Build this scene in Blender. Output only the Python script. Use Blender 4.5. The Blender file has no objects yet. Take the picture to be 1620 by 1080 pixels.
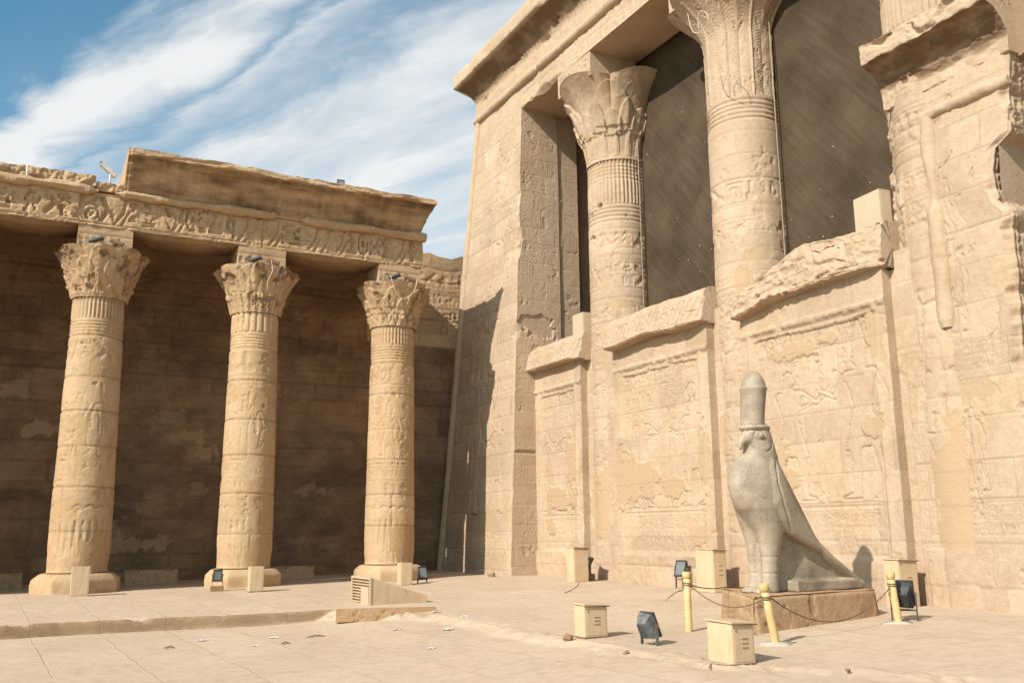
import bpy, bmesh, math, random
import numpy as np
from mathutils import Vector, Matrix

SC = bpy.context.scene
COL = SC.collection
rad = math.radians
rng = np.random.default_rng(7)
random.seed(7)

# ------------------------------------------------------------------ camera, sun, sky, exposure
CAM_H = 1.6
def build_camera():
    cam = bpy.data.cameras.new('camera')
    ob = bpy.data.objects.new('camera', cam); COL.objects.link(ob)
    cam.sensor_width = 36.0; cam.lens = 32.63; cam.clip_start = 0.1; cam.clip_end = 3000
    rt = Vector((0.8851429, -0.46523386, -0.0089164))
    up = Vector((-0.08415091, -0.17889068, 0.98026361))
    fw = Vector((0.45764688, 0.86692305, 0.19749367))
    m = Matrix((rt, up, -fw)).transposed().to_4x4()
    m.translation = Vector((0, 0, CAM_H))
    ob.matrix_world = m
    SC.camera = ob
build_camera()

SUN_EL, SUN_PHI = rad(36.0), rad(20.4)     # light travels toward (+cos phi, +sin phi)
TO_SUN = Vector((-math.cos(SUN_PHI) * math.cos(SUN_EL), -math.sin(SUN_PHI) * math.cos(SUN_EL), math.sin(SUN_EL)))
sl = bpy.data.lights.new('sun', 'SUN'); sl.energy = 4.9; sl.angle = rad(0.5); sl.color = (1.0, 0.945, 0.86)
so = bpy.data.objects.new('sun', sl); COL.objects.link(so)
so.rotation_euler = TO_SUN.to_track_quat('Z', 'Y').to_euler()
so.location = (-20, -10, 30)

def build_world():
    w = bpy.data.worlds.new('World'); SC.world = w; w.use_nodes = True
    nt = w.node_tree; nt.nodes.clear(); N = nt.nodes.new; L = nt.links.new
    out = N('ShaderNodeOutputWorld'); bg = N('ShaderNodeBackground'); bg.inputs[1].default_value = 0.085
    L(bg.outputs[0], out.inputs[0])
    sky = N('ShaderNodeTexSky'); sky.sky_type = 'NISHITA'; sky.sun_disc = False
    sky.sun_elevation = SUN_EL; sky.sun_rotation = math.atan2(TO_SUN.x, TO_SUN.y)
    sky.air_density = 1.0; sky.dust_density = 0.6; sky.ozone_density = 2.2
    tint = N('ShaderNodeMix'); tint.data_type = 'RGBA'; tint.blend_type = 'MULTIPLY'; tint.inputs[0].default_value = 1
    tint.inputs[7].default_value = (0.29, 1.16, 1.24, 1)
    L(sky.outputs[0], tint.inputs[6])
    tc = N('ShaderNodeTexCoord'); sep = N('ShaderNodeSeparateXYZ'); L(tc.outputs['Generated'], sep.inputs[0])
    add = N('ShaderNodeMath'); add.operation = 'ADD'; add.inputs[1].default_value = 0.16; L(sep.outputs[2], add.inputs[0])
    mx = N('ShaderNodeMath'); mx.operation = 'MAXIMUM'; mx.inputs[1].default_value = 0.06; L(add.outputs[0], mx.inputs[0])
    dx = N('ShaderNodeMath'); dx.operation = 'DIVIDE'; L(sep.outputs[0], dx.inputs[0]); L(mx.outputs[0], dx.inputs[1])
    dy = N('ShaderNodeMath'); dy.operation = 'DIVIDE'; L(sep.outputs[1], dy.inputs[0]); L(mx.outputs[0], dy.inputs[1])
    cmb = N('ShaderNodeCombineXYZ'); L(dx.outputs[0], cmb.inputs[0]); L(dy.outputs[0], cmb.inputs[1])
    def noise(scale, det, rough, rot, sc, loc, dist=0.0):
        m0 = N('ShaderNodeMapping'); m0.inputs['Rotation'].default_value = (0, 0, rad(rot)); L(cmb.outputs[0], m0.inputs[0])
        mp = N('ShaderNodeMapping'); mp.inputs['Scale'].default_value = sc
        mp.inputs['Location'].default_value = loc
        L(m0.outputs[0], mp.inputs[0])
        n = N('ShaderNodeTexNoise'); n.inputs['Scale'].default_value = scale; n.inputs['Detail'].default_value = det
        n.inputs['Roughness'].default_value = rough; n.inputs['Distortion'].default_value = dist
        L(mp.outputs[0], n.inputs['Vector']); return n.outputs[0]
    a = noise(2.6, 8, 0.58, 63, (0.75, 1.2, 1), (1.9, 0.7, 0), 1.0)       # ragged band edges
    b = noise(2.2, 4, 0.5, 50, (0.7, 1.2, 1), (5.3, 1.2, 0), 0.4)          # broad gaps
    c = noise(6.0, 9, 0.62, 58, (0.45, 1.6, 1), (2.3, 3.1, 0), 0.8)       # fine wisps
    def math2(op, x, y):
        m = N('ShaderNodeMath'); m.operation = op
        for i, v in enumerate((x, y)):
            if isinstance(v, (int, float)): m.inputs[i].default_value = v
            else: L(v, m.inputs[i])
        return m.outputs[0]
    # cirrus lies in long parallel bands drifting north-east: position across the bands
    across = math2('ADD', math2('MULTIPLY', dx.outputs[0], 0.894), math2('MULTIPLY', dy.outputs[0], 0.447))
    across = math2('ADD', across, math2('MULTIPLY', math2('SUBTRACT', a, 0.5), 0.40))
    across = math2('ADD', across, math2('MULTIPLY', math2('SUBTRACT', c, 0.5), 0.07))
    band = N('ShaderNodeMapRange'); band.inputs[1].default_value = 0.4; band.inputs[2].default_value = 1.6; L(across, band.inputs[0])
    rp = N('ShaderNodeValToRGB'); cr = rp.color_ramp
    P = [(.50, 0), (.66, .05), (.72, .62), (.77, .95), (.83, .66), (.885, .22), (.915, .55), (.97, .30), (1.05, .75), (1.15, .55), (1.3, .75), (1.5, .6)]
    for i, (x, v) in enumerate(P):
        x = (x - .4) / 1.2
        e = cr.elements[i] if i < 2 else cr.elements.new(x)
        e.position = x; e.color = (v, v, v, 1)
    L(band.outputs[0], rp.inputs[0])
    wis = N('ShaderNodeMapRange'); wis.inputs[1].default_value = .3; wis.inputs[2].default_value = .68; wis.inputs[3].default_value = .5; wis.inputs[4].default_value = 1.5
    L(math2('ADD', math2('MULTIPLY', c, .5), math2('MULTIPLY', b, .5)), wis.inputs[0])
    hz = N('ShaderNodeMapRange'); hz.inputs[1].default_value = 0.62; hz.inputs[2].default_value = 0.05
    hz.inputs[3].default_value = 0.0; hz.inputs[4].default_value = 0.62; L(sep.outputs[2], hz.inputs[0])
    f0 = math2('ADD', math2('MULTIPLY', rp.outputs[0], wis.outputs[0]), math2('MULTIPLY', hz.outputs[0], 0.42))
    f1 = N('ShaderNodeClamp'); L(f0, f1.inputs[0])
    mix = N('ShaderNodeMix'); mix.data_type = 'RGBA'; L(f1.outputs[0], mix.inputs[0]); L(tint.outputs[2], mix.inputs[6])
    mix.inputs[7].default_value = (7.6, 7.8, 7.8, 1)
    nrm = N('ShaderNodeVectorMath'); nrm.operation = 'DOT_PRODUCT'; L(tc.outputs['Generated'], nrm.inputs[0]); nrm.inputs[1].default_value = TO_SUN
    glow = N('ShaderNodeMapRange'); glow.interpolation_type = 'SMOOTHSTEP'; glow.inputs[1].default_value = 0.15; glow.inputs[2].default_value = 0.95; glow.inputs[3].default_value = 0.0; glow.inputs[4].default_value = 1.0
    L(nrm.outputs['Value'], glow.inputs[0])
    sun_fill = N('ShaderNodeMix'); sun_fill.data_type = 'RGBA'; sun_fill.blend_type = 'ADD'; L(glow.outputs[0], sun_fill.inputs[0]); L(mix.outputs[2], sun_fill.inputs[6]); sun_fill.inputs[7].default_value = (8, 6.8, 5.3, 1)  # warm brightness added round the unseen sun to lift the shade
    L(sun_fill.outputs[2], bg.inputs[0])
build_world()
SC.view_settings.view_transform = 'Standard'; SC.view_settings.look = 'None'
SC.view_settings.exposure = 0.42; SC.view_settings.gamma = 1.0
SC.cycles.max_bounces = 6; SC.cycles.diffuse_bounces = 4
SC.cycles.use_denoising = True

# ------------------------------------------------------------------ pixel helpers (layout only: photo pixel -> world point)
_R = np.array([[0.8851429, 0.08415091, 0.45764688], [-0.46523386, 0.17889068, 0.86692305], [-0.0089164, -0.98026361, 0.19749367]])
def ray(px, py): return _R @ np.array([px - 810, py - 540, 1468.37])
def on_z(px, py, z):
    d = ray(px, py); return np.array([0, 0, CAM_H]) + d * (z - CAM_H) / d[2]

# ------------------------------------------------------------------ noise
def fbm(nv, nu, cell, octaves=4, seed=0, rough=0.5):
    """value noise on an nv x nu grid; cell = size (in grid cells) of the largest feature"""
    r = np.random.default_rng(seed); out = np.zeros((nv, nu), np.float32); amp = 1.0; tot = 0
    cv, cu = (cell if isinstance(cell, tuple) else (cell, cell))
    for _ in range(octaves):
        gv, gu = int(nv / cv) + 3, int(nu / cu) + 3
        g = r.random((gv, gu)).astype(np.float32) * 2 - 1
        v = np.arange(nv) / cv + r.random(); u = np.arange(nu) / cu + r.random()
        iv = v.astype(int); iu = u.astype(int); fv = v - iv; fu = u - iu
        iv = np.clip(iv, 0, gv - 2); iu = np.clip(iu, 0, gu - 2)
        fv = (fv * fv * (3 - 2 * fv))[:, None].astype(np.float32); fu = (fu * fu * (3 - 2 * fu))[None, :].astype(np.float32)
        a = g[np.ix_(iv, iu)]; b = g[np.ix_(iv, iu + 1)]; c = g[np.ix_(iv + 1, iu)]; d = g[np.ix_(iv + 1, iu + 1)]
        out += amp * ((a * (1 - fu) + b * fu) * (1 - fv) + (c * (1 - fu) + d * fu) * fv)
        tot += amp; amp *= rough; cv = max(1.0, cv / 2); cu = max(1.0, cu / 2)
    return out / tot * 1.6
def fbm1(n, cell, octaves=4, seed=0): return fbm(1, n, (1.0, cell), octaves, seed)[0]
def sstep(a, b, x):
    t = np.clip((x - a) / (b - a + 1e-9), 0, 1); return t * t * (3 - 2 * t)
def blur(a, n):
    if n < 1: return a
    for _ in range(2):
        k = 2 * n + 1
        for ax in (0, 1):
            p = np.pad(a, [(n + 1, n) if i == ax else (0, 0) for i in (0, 1)], mode='edge')
            c = np.cumsum(p, axis=ax)
            a = (c[k:] - c[:-k]) / k if ax == 0 else (c[:, k:] - c[:, :-k]) / k
    return a

# ------------------------------------------------------------------ mesh accumulator
class GM:
    def __init__(s): s.v = []; s.q = []; s.t = []; s.a = []; s.n = 0
    def grid(s, P, A=None, wrap=False):
        nv, nu, _ = P.shape
        base = s.n; idx = np.arange(nv * nu).reshape(nv, nu) + base
        if wrap: nxt = np.roll(idx, -1, axis=1)
        else: nxt = idx[:, 1:]; 
        i0 = idx if wrap else idx[:, :-1]
        q = np.stack([i0[:-1], nxt[:-1], nxt[1:], i0[1:]], -1).reshape(-1, 4)
        s.v.append(P.reshape(-1, 3).astype(np.float32)); s.q.append(q)
        if A is None: A = np.zeros((nv, nu, 3), np.float32); A[..., 1] = 0.5
        s.a.append(np.asarray(A, np.float32).reshape(-1, 3)); s.n += nv * nu
    def panel(s, P, A, back):
        """a relief sheet with four sides and a back, so it is a solid slab"""
        back = np.array(back, np.float32)
        s.grid(P, A)
        for sl_ in (np.s_[0, :], np.s_[-1, :], np.s_[:, 0], np.s_[:, -1]):
            e = P[sl_]; ae = A[sl_]
            s.grid(np.stack([e, e + back]), np.stack([ae, ae]))
        c = np.stack([P[0, 0], P[0, -1], P[-1, 0], P[-1, -1]]) + back
        s.grid(c.reshape(2, 2, 3), np.stack([A[0, 0], A[0, -1], A[-1, 0], A[-1, -1]]).reshape(2, 2, 3))
    def box(s, lo, hi, tone=0.5):
        x0, y0, z0 = lo; x1, y1, z1 = hi
        c = np.array([[x, y, z] for z in (z0, z1) for y in (y0, y1) for x in (x0, x1)], np.float32)
        for f in ((0, 1, 3, 2), (4, 6, 7, 5), (0, 4, 5, 1), (2, 3, 7, 6), (0, 2, 6, 4), (1, 5, 7, 3)):
            s.v.append(c[list(f)]); s.q.append(np.array([[0, 1, 2, 3]]) + s.n)
            a = np.zeros((4, 3), np.float32); a[:, 1] = tone; s.a.append(a); s.n += 4
    def tri_fan(s, pts, A=None):
        pts = np.asarray(pts, np.float32); c = pts.mean(0)
        n = len(pts); s.v.append(np.vstack([pts, c])); i = np.arange(n)
        s.t.append(np.stack([i, (i + 1) % n, np.full(n, n)], -1) + s.n)
        a = np.zeros((n + 1, 3), np.float32); a[:, 1] = 0.5
        s.a.append(a); s.n += n + 1
    def build(s, name, mat, parent=None, smooth=True):
        V = np.concatenate(s.v); A = np.concatenate(s.a)
        Q = np.concatenate(s.q) if s.q else np.zeros((0, 4), int); T = np.concatenate(s.t) if s.t else np.zeros((0, 3), int)
        me = bpy.data.meshes.new(name)
        me.vertices.add(len(V)); me.vertices.foreach_set('co', V.ravel())
        loops = np.concatenate([Q.ravel(), T.ravel()]).astype(np.int32)
        me.loops.add(len(loops)); me.loops.foreach_set('vertex_index', loops)
        npoly = len(Q) + len(T); me.polygons.add(npoly)
        st = np.concatenate([np.arange(len(Q)) * 4, len(Q) * 4 + np.arange(len(T)) * 3]).astype(np.int32)
        me.polygons.foreach_set('loop_start', st)
        me.polygons.foreach_set('use_smooth', np.concatenate([np.full(len(Q), smooth, bool), np.zeros(len(T), bool)]))
        me.update(calc_edges=True)
        at = me.attributes.new('mask', 'FLOAT_COLOR', 'POINT')
        at.data.foreach_set('color', np.hstack([A, np.ones((len(A), 1), np.float32)]).ravel())
        me.materials.append(mat); me.validate()
        return link(name, me, parent)
WORLD_ROOTS = set()
def link(name, me, parent=None):
    o = bpy.data.objects.new(name, me); COL.objects.link(o)
    if parent is not None:
        o.parent = parent
        r = parent
        m = Matrix.Identity(4)
        while r is not None: m = r_basis(r) @ m; r = r.parent
        o.matrix_parent_inverse = m.inverted() if parent.name in WORLD_ROOTS else Matrix.Identity(4)
    return o
def r_basis(o): return o.matrix_parent_inverse @ Matrix.LocRotScale(o.location, o.rotation_euler, o.scale)
def thing(name, label, cat, loc=(0, 0, 0), rz=0.0, group=None, world=False):
    o = bpy.data.objects.new(name, None); COL.objects.link(o); o.location = loc; o.rotation_euler = (0, 0, rz)
    o.empty_display_size = 0.2
    tag(o, label, cat, group)
    if world: WORLD_ROOTS.add(o.name)
    return o
def tag(o, label=None, cat=None, group=None, kind=None):
    if label: o['label'] = label
    if cat: o['category'] = cat
    if group: o['group'] = group
    if kind: o['kind'] = kind
    return o

# ------------------------------------------------------------------ materials
def base_mat(name):
    m = bpy.data.materials.new(name); m.use_nodes = True; nt = m.node_tree
    return m, nt, nt.nodes['Principled BSDF'], nt.nodes.new, nt.links.new
def stone(name, light, dark, patch, stain, bump=0.5, block=None):
    m, nt, bs, N, L = base_mat(name)
    bs.inputs['Roughness'].default_value = 0.92; bs.inputs['Specular IOR Level'].default_value = 0.12
    tc = N('ShaderNodeTexCoord')
    def noise(sc, det=6, ro=0.6, vec=None):
        n = N('ShaderNodeTexNoise'); n.inputs['Scale'].default_value = sc; n.inputs['Detail'].default_value = det; n.inputs['Roughness'].default_value = ro
        L(vec or tc.outputs['Object'], n.inputs['Vector']); return n.outputs[0]
    def mixc(f, a, b, bt='MIX'):
        x = N('ShaderNodeMix'); x.data_type = 'RGBA'; x.blend_type = bt
        for i, v in ((0, f), (6, a), (7, b)):
            if isinstance(v, (int, float)): x.inputs[i].default_value = v
            elif isinstance(v, tuple): x.inputs[i].default_value = (*v, 1)
            else: L(v, x.inputs[i])
        return x.outputs[2]
    def ramp(v, a, b):
        r = N('ShaderNodeMapRange'); r.inputs[1].default_value = a; r.inputs[2].default_value = b; L(v, r.inputs[0]); return r.outputs[0]
    at = N('ShaderNodeAttribute'); at.attribute_name = 'mask'; sp = N('ShaderNodeSeparateColor'); L(at.outputs[0], sp.inputs[0])
    c = mixc(ramp(noise(0.9, 8, 0.65), 0.35, 0.68), light, dark)
    n2 = noise(7.0, 6, 0.7)
    c = mixc(ramp(n2, 0.3, 0.75), c, mixc(1.0, c, (0.8, 0.76, 0.72), 'MULTIPLY'))
    c = mixc(sp.outputs[0], c, patch)
    tone = N('ShaderNodeMapRange'); tone.inputs[3].default_value = 0.72; tone.inputs[4].default_value = 1.28; L(sp.outputs[1], tone.inputs[0])
    c = mixc(1.0, c, tone.outputs[0], 'MULTIPLY')
    c = mixc(sp.outputs[2], c, stain)
    sp2 = noise(55.0, 3, 0.6)
    c = mixc(1.0, c, mixc(ramp(sp2, 0.3, 0.7), (0.9, 0.9, 0.9), (1.07, 1.06, 1.05)), 'MULTIPLY')
    L(c, bs.inputs['Base Color'])
    # fine grain
    g1 = noise(14, 8, 0.7); g2 = noise(60, 4, 0.7)
    vo = N('ShaderNodeTexVoronoi'); vo.inputs['Scale'].default_value = 9; L(tc.outputs['Object'], vo.inputs['Vector'])
    pit = ramp(vo.outputs['Distance'], 0.0, 0.16)
    ad = N('ShaderNodeMath'); ad.operation = 'MULTIPLY_ADD'; L(g2, ad.inputs[0]); ad.inputs[1].default_value = 0.4; L(g1, ad.inputs[2])
    ad2 = N('ShaderNodeMath'); ad2.operation = 'MULTIPLY_ADD'; L(pit, ad2.inputs[0]); ad2.inputs[1].default_value = 0.16; L(ad.outputs[0], ad2.inputs[2])
    b = N('ShaderNodeBump'); b.inputs['Strength'].default_value = bump; b.inputs['Distance'].default_value = 0.045
    L(ad2.outputs[0], b.inputs['Height']); L(b.outputs[0], bs.inputs['Normal'])
    return m
M = {}
M['hall'] = stone('hall_sandstone', (0.475, 0.358, 0.258), (0.425, 0.30, 0.20), (0.40, 0.278, 0.175), (0.12, 0.07, 0.038), 0.45)
M['court'] = stone('court_sandstone', (0.50, 0.358, 0.226), (0.43, 0.28, 0.158), (0.40, 0.262, 0.14), (0.125, 0.07, 0.036), 0.5)
M['soot_shade'] = stone('sooty_sandstone', (0.35, 0.225, 0.135), (0.20, 0.125, 0.074), (0.42, 0.285, 0.175), (0.055, 0.04, 0.03), 0.7)
M['pedestal'] = stone('pedestal_stone', (0.43, 0.275, 0.162), (0.37, 0.225, 0.125), (0.40, 0.28, 0.17), (0.2, 0.12, 0.06), 0.45)

def simple(name, col, rough=0.6, metal=0.0, var=0.12, scale=6.0, bump=0.0, dirt=None, spec=0.3, streak=None):
    m, nt, bs, N, L = base_mat(name)
    bs.inputs['Roughness'].default_value = rough; bs.inputs['Metallic'].default_value = metal; bs.inputs['Specular IOR Level'].default_value = spec
    tc = N('ShaderNodeTexCoord'); n = N('ShaderNodeTexNoise'); n.inputs['Scale'].default_value = scale; n.inputs['Detail'].default_value = 8
    n.inputs['Roughness'].default_value = 0.65
    L(tc.outputs['Object'], n.inputs['Vector'])
    x = N('ShaderNodeMix'); x.data_type = 'RGBA'; mr = N('ShaderNodeMapRange'); mr.inputs[1].default_value = 0.35; mr.inputs[2].default_value = 0.7
    L(n.outputs[0], mr.inputs[0]); L(mr.outputs[0], x.inputs[0])
    x.inputs[6].default_value = (*col, 1)
    x.inputs[7].default_value = (*(dirt or tuple(c * (1 - var * 2) for c in col)), 1)
    src = x.outputs[2]
    if streak:                                  # rust runs and scuffs
        mp = N('ShaderNodeMapping'); mp.inputs['Scale'].default_value = (9, 9, 1.1); L(tc.outputs['Object'], mp.inputs[0])
        oi = N('ShaderNodeObjectInfo'); va = N('ShaderNodeVectorMath'); va.operation = 'ADD'; L(mp.outputs[0], va.inputs[0]); L(oi.outputs['Location'], va.inputs[1])
        nn = N('ShaderNodeTexNoise'); nn.inputs['Scale'].default_value = 1.3; nn.inputs['Detail'].default_value = 7; nn.inputs['Roughness'].default_value = .7; L(va.outputs[0], nn.inputs['Vector'])
        mm = N('ShaderNodeMapRange'); mm.inputs[1].default_value = .54; mm.inputs[2].default_value = .80; L(nn.outputs[0], mm.inputs[0])
        y = N('ShaderNodeMix'); y.data_type = 'RGBA'; L(mm.outputs[0], y.inputs[0]); L(src, y.inputs[6]); y.inputs[7].default_value = (*streak, 1); src = y.outputs[2]
    L(src, bs.inputs['Base Color'])
    if bump:
        b = N('ShaderNodeBump'); b.inputs['Strength'].default_value = bump; b.inputs['Distance'].default_value = 0.02
        n3 = N('ShaderNodeTexNoise'); n3.inputs['Scale'].default_value = scale * 6; n3.inputs['Detail'].default_value = 6
        L(tc.outputs['Object'], n3.inputs['Vector']); L(n3.outputs[0], b.inputs['Height']); L(b.outputs[0], bs.inputs['Normal'])
    return m
M['cream'] = simple('cream_painted_steel', (0.53, 0.385, 0.25), 0.55, dirt=(0.46, 0.32, 0.19), scale=3, bump=0.05, streak=(0.30, 0.17, 0.075))
M['cream_pale'] = simple('pale_cream_paint', (0.44, 0.345, 0.235), 0.6, dirt=(0.40, 0.305, 0.20), scale=2)
M['rust'] = simple('rusty_steel', (0.22, 0.12, 0.06), 0.8, dirt=(0.10, 0.06, 0.04), scale=20)
M['bollard'] = simple('yellow_painted_post', (0.60, 0.39, 0.18), 0.5, dirt=(0.50, 0.33, 0.15), scale=5, bump=0.05, streak=(0.30, 0.20, 0.10))
M['lampgrey'] = simple('weathered_grey_metal', (0.06, 0.068, 0.07), 0.6, 0.1, dirt=(0.19, 0.18, 0.16), scale=9, bump=0.1)
M['lampdark'] = simple('dark_metal', (0.035, 0.036, 0.036), 0.6, 0.1, dirt=(0.07, 0.07, 0.065), scale=12)
M['glass'] = simple('lamp_glass', (0.16, 0.18, 0.18), 0.15, 0.0, spec=0.6)
M['white_metal'] = simple('pale_metal', (0.55, 0.50, 0.43), 0.5, 0.0, scale=8)
M['cement'] = simple('pale_cement', (0.44, 0.37, 0.29), 0.9, scale=8)
M['paper'] = simple('white_paper', (0.82, 0.80, 0.78), 0.8, scale=10, var=0.05)
M['twig'] = simple('dry_twig', (0.16, 0.10, 0.06), 0.9, scale=10)
M['cable'] = simple('dusty_cable', (0.33, 0.25, 0.17), 0.8, scale=10)
M['wire'] = simple('pale_cable', (0.55, 0.45, 0.33), 0.7, scale=10)
M['dark'] = simple('unlit_interior', (0.06, 0.045, 0.035), 0.95, scale=2)
M['brass'] = simple('tarnished_brass', (0.30, 0.20, 0.09), 0.5, 0.6, scale=14)

def granite():
    m, nt, bs, N, L = base_mat('grey_granite')
    bs.inputs['Roughness'].default_value = 0.62; bs.inputs['Specular IOR Level'].default_value = 0.3
    tc = N('ShaderNodeTexCoord')
    v = N('ShaderNodeTexVoronoi'); v.inputs['Scale'].default_value = 70; L(tc.outputs['Object'], v.inputs['Vector'])
    n = N('ShaderNodeTexNoise'); n.inputs['Scale'].default_value = 1.6; n.inputs['Detail'].default_value = 6; L(tc.outputs['Object'], n.inputs['Vector'])
    n2 = N('ShaderNodeTexNoise'); n2.inputs['Scale'].default_value = 85; n2.inputs['Detail'].default_value = 4; L(tc.outputs['Object'], n2.inputs['Vector'])
    a = N('ShaderNodeMix'); a.data_type = 'RGBA'; mr = N('ShaderNodeMapRange'); mr.inputs[1].default_value = 0.46; mr.inputs[2].default_value = 0.70
    L(n.outputs[0], mr.inputs[0]); L(mr.outputs[0], a.inputs[0])
    a.inputs[6].default_value = (0.385, 0.305, 0.22, 1); a.inputs[7].default_value = (0.20, 0.152, 0.105, 1)
    bq = N('ShaderNodeMix'); bq.data_type = 'RGBA'; bq.blend_type = 'MULTIPLY'; bq.inputs[0].default_value = 1; L(a.outputs[2], bq.inputs[6])
    r = N('ShaderNodeValToRGB'); r.color_ramp.elements[0].position = 0.32; r.color_ramp.elements[0].color = (0.55, 0.55, 0.55, 1)
    r.color_ramp.elements[1].position = 0.62; r.color_ramp.elements[1].color = (1.12, 1.12, 1.12, 1)
    L(n2.outputs[0], r.inputs[0]); L(r.outputs[0], bq.inputs[7])
    L(bq.outputs[2], bs.inputs['Base Color'])
    b = N('ShaderNodeBump'); b.inputs['Strength'].default_value = 0.25; b.inputs['Distance'].default_value = 0.01
    L(n2.outputs[0], b.inputs['Height']); L(b.outputs[0], bs.inputs['Normal'])
    return m
M['granite'] = granite()

def net_mat():
    m, nt, bs, N, L = base_mat('brown_bird_net')
    bs.inputs['Roughness'].default_value = 0.95; bs.inputs['Specular IOR Level'].default_value = 0.05
    tc = N('ShaderNodeTexCoord'); sp = N('ShaderNodeSeparateXYZ'); L(tc.outputs['Object'], sp.inputs[0])
    cb = N('ShaderNodeCombineXYZ'); L(sp.outputs[1], cb.inputs[0]); L(sp.outputs[2], cb.inputs[1])
    def wave(rot, sc, dist):
        mp = N('ShaderNodeMapping'); mp.inputs['Rotation'].default_value = (0, 0, rad(rot)); L(cb.outputs[0], mp.inputs[0])
        w = N('ShaderNodeTexWave'); w.inputs['Scale'].default_value = sc; w.inputs['Distortion'].default_value = dist; w.inputs['Detail'].default_value = 1
        w.inputs['Detail Scale'].default_value = 0.25
        L(mp.outputs[0], w.inputs['Vector']); return w.outputs[1]
    a = wave(40, 8.5, 0.8); b = wave(-50, 8.5, 0.8)
    av = N('ShaderNodeMath'); av.operation = 'MULTIPLY_ADD'; L(a, av.inputs[0]); av.inputs[1].default_value = 0.5; L(b, av.inputs[2])
    n = N('ShaderNodeTexNoise'); n.inputs['Scale'].default_value = 0.8; n.inputs['Detail'].default_value = 7; L(tc.outputs['Object'], n.inputs['Vector'])
    mr = N('ShaderNodeMapRange'); mr.inputs[1].default_value = 0.3; mr.inputs[2].default_value = 0.7; L(n.outputs[0], mr.inputs[0])
    c = N('ShaderNodeMix'); c.data_type = 'RGBA'; L(mr.outputs[0], c.inputs[0])
    c.inputs[6].default_value = (0.066, 0.046, 0.029, 1); c.inputs[7].default_value = (0.135, 0.094, 0.060, 1)
    th = N('ShaderNodeMapRange'); th.inputs[1].default_value = 0.2; th.inputs[2].default_value = 1.15; L(av.outputs[0], th.inputs[0])
    d = N('ShaderNodeMix'); d.data_type = 'RGBA'; L(th.outputs[0], d.inputs[0]); d.inputs[6].default_value = (0.03, 0.022, 0.015, 1); L(c.outputs[2], d.inputs[7])
    mp2 = N('ShaderNodeMapping'); mp2.inputs['Rotation'].default_value = (0, 0, rad(40)); L(cb.outputs[0], mp2.inputs[0])
    mp3 = N('ShaderNodeMapping'); mp3.inputs['Scale'].default_value = (9, .5, 1); L(mp2.outputs[0], mp3.inputs[0])
    st = N('ShaderNodeTexNoise'); st.inputs['Scale'].default_value = 1.0; st.inputs['Detail'].default_value = 6; st.inputs['Roughness'].default_value = .7; L(mp3.outputs[0], st.inputs['Vector'])
    sr = N('ShaderNodeMapRange'); sr.inputs[1].default_value = .3; sr.inputs[2].default_value = .7; sr.inputs[3].default_value = .78; sr.inputs[4].default_value = 1.2; L(st.outputs[0], sr.inputs[0])
    d2 = N('ShaderNodeMix'); d2.data_type = 'RGBA'; d2.blend_type = 'MULTIPLY'; d2.inputs[0].default_value = 1; L(d.outputs[2], d2.inputs[6]); L(sr.outputs[0], d2.inputs[7]); d = d2
    # pale dots painted in for light showing through small holes
    v = N('ShaderNodeTexVoronoi'); v.inputs['Scale'].default_value = 4.2; L(cb.outputs[0], v.inputs['Vector'])
    lt = N('ShaderNodeMath'); lt.operation = 'LESS_THAN'; lt.inputs[1].default_value = 0.048; L(v.outputs['Distance'], lt.inputs[0])
    wn = N('ShaderNodeSeparateColor'); L(v.outputs['Color'], wn.inputs[0])
    gt = N('ShaderNodeMath'); gt.operation = 'GREATER_THAN'; gt.inputs[1].default_value = 0.62; L(wn.outputs[0], gt.inputs[0])
    f = N('ShaderNodeMath'); f.operation = 'MULTIPLY'; L(lt.outputs[0], f.inputs[0]); L(gt.outputs[0], f.inputs[1])
    e = N('ShaderNodeMix'); e.data_type = 'RGBA'; L(f.outputs[0], e.inputs[0]); L(d.outputs[2], e.inputs[6]); e.inputs[7].default_value = (0.75, 0.66, 0.52, 1)
    L(e.outputs[2], bs.inputs['Base Color'])
    # the finest holes let a little light through
    al = N('ShaderNodeMapRange'); al.inputs[1].default_value = 0.0; al.inputs[2].default_value = 0.5; al.inputs[3].default_value = 0.8; al.inputs[4].default_value = 1.0
    L(av.outputs[0], al.inputs[0]); L(al.outputs[0], bs.inputs['Alpha'])
    return m
M['net'] = net_mat()

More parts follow.
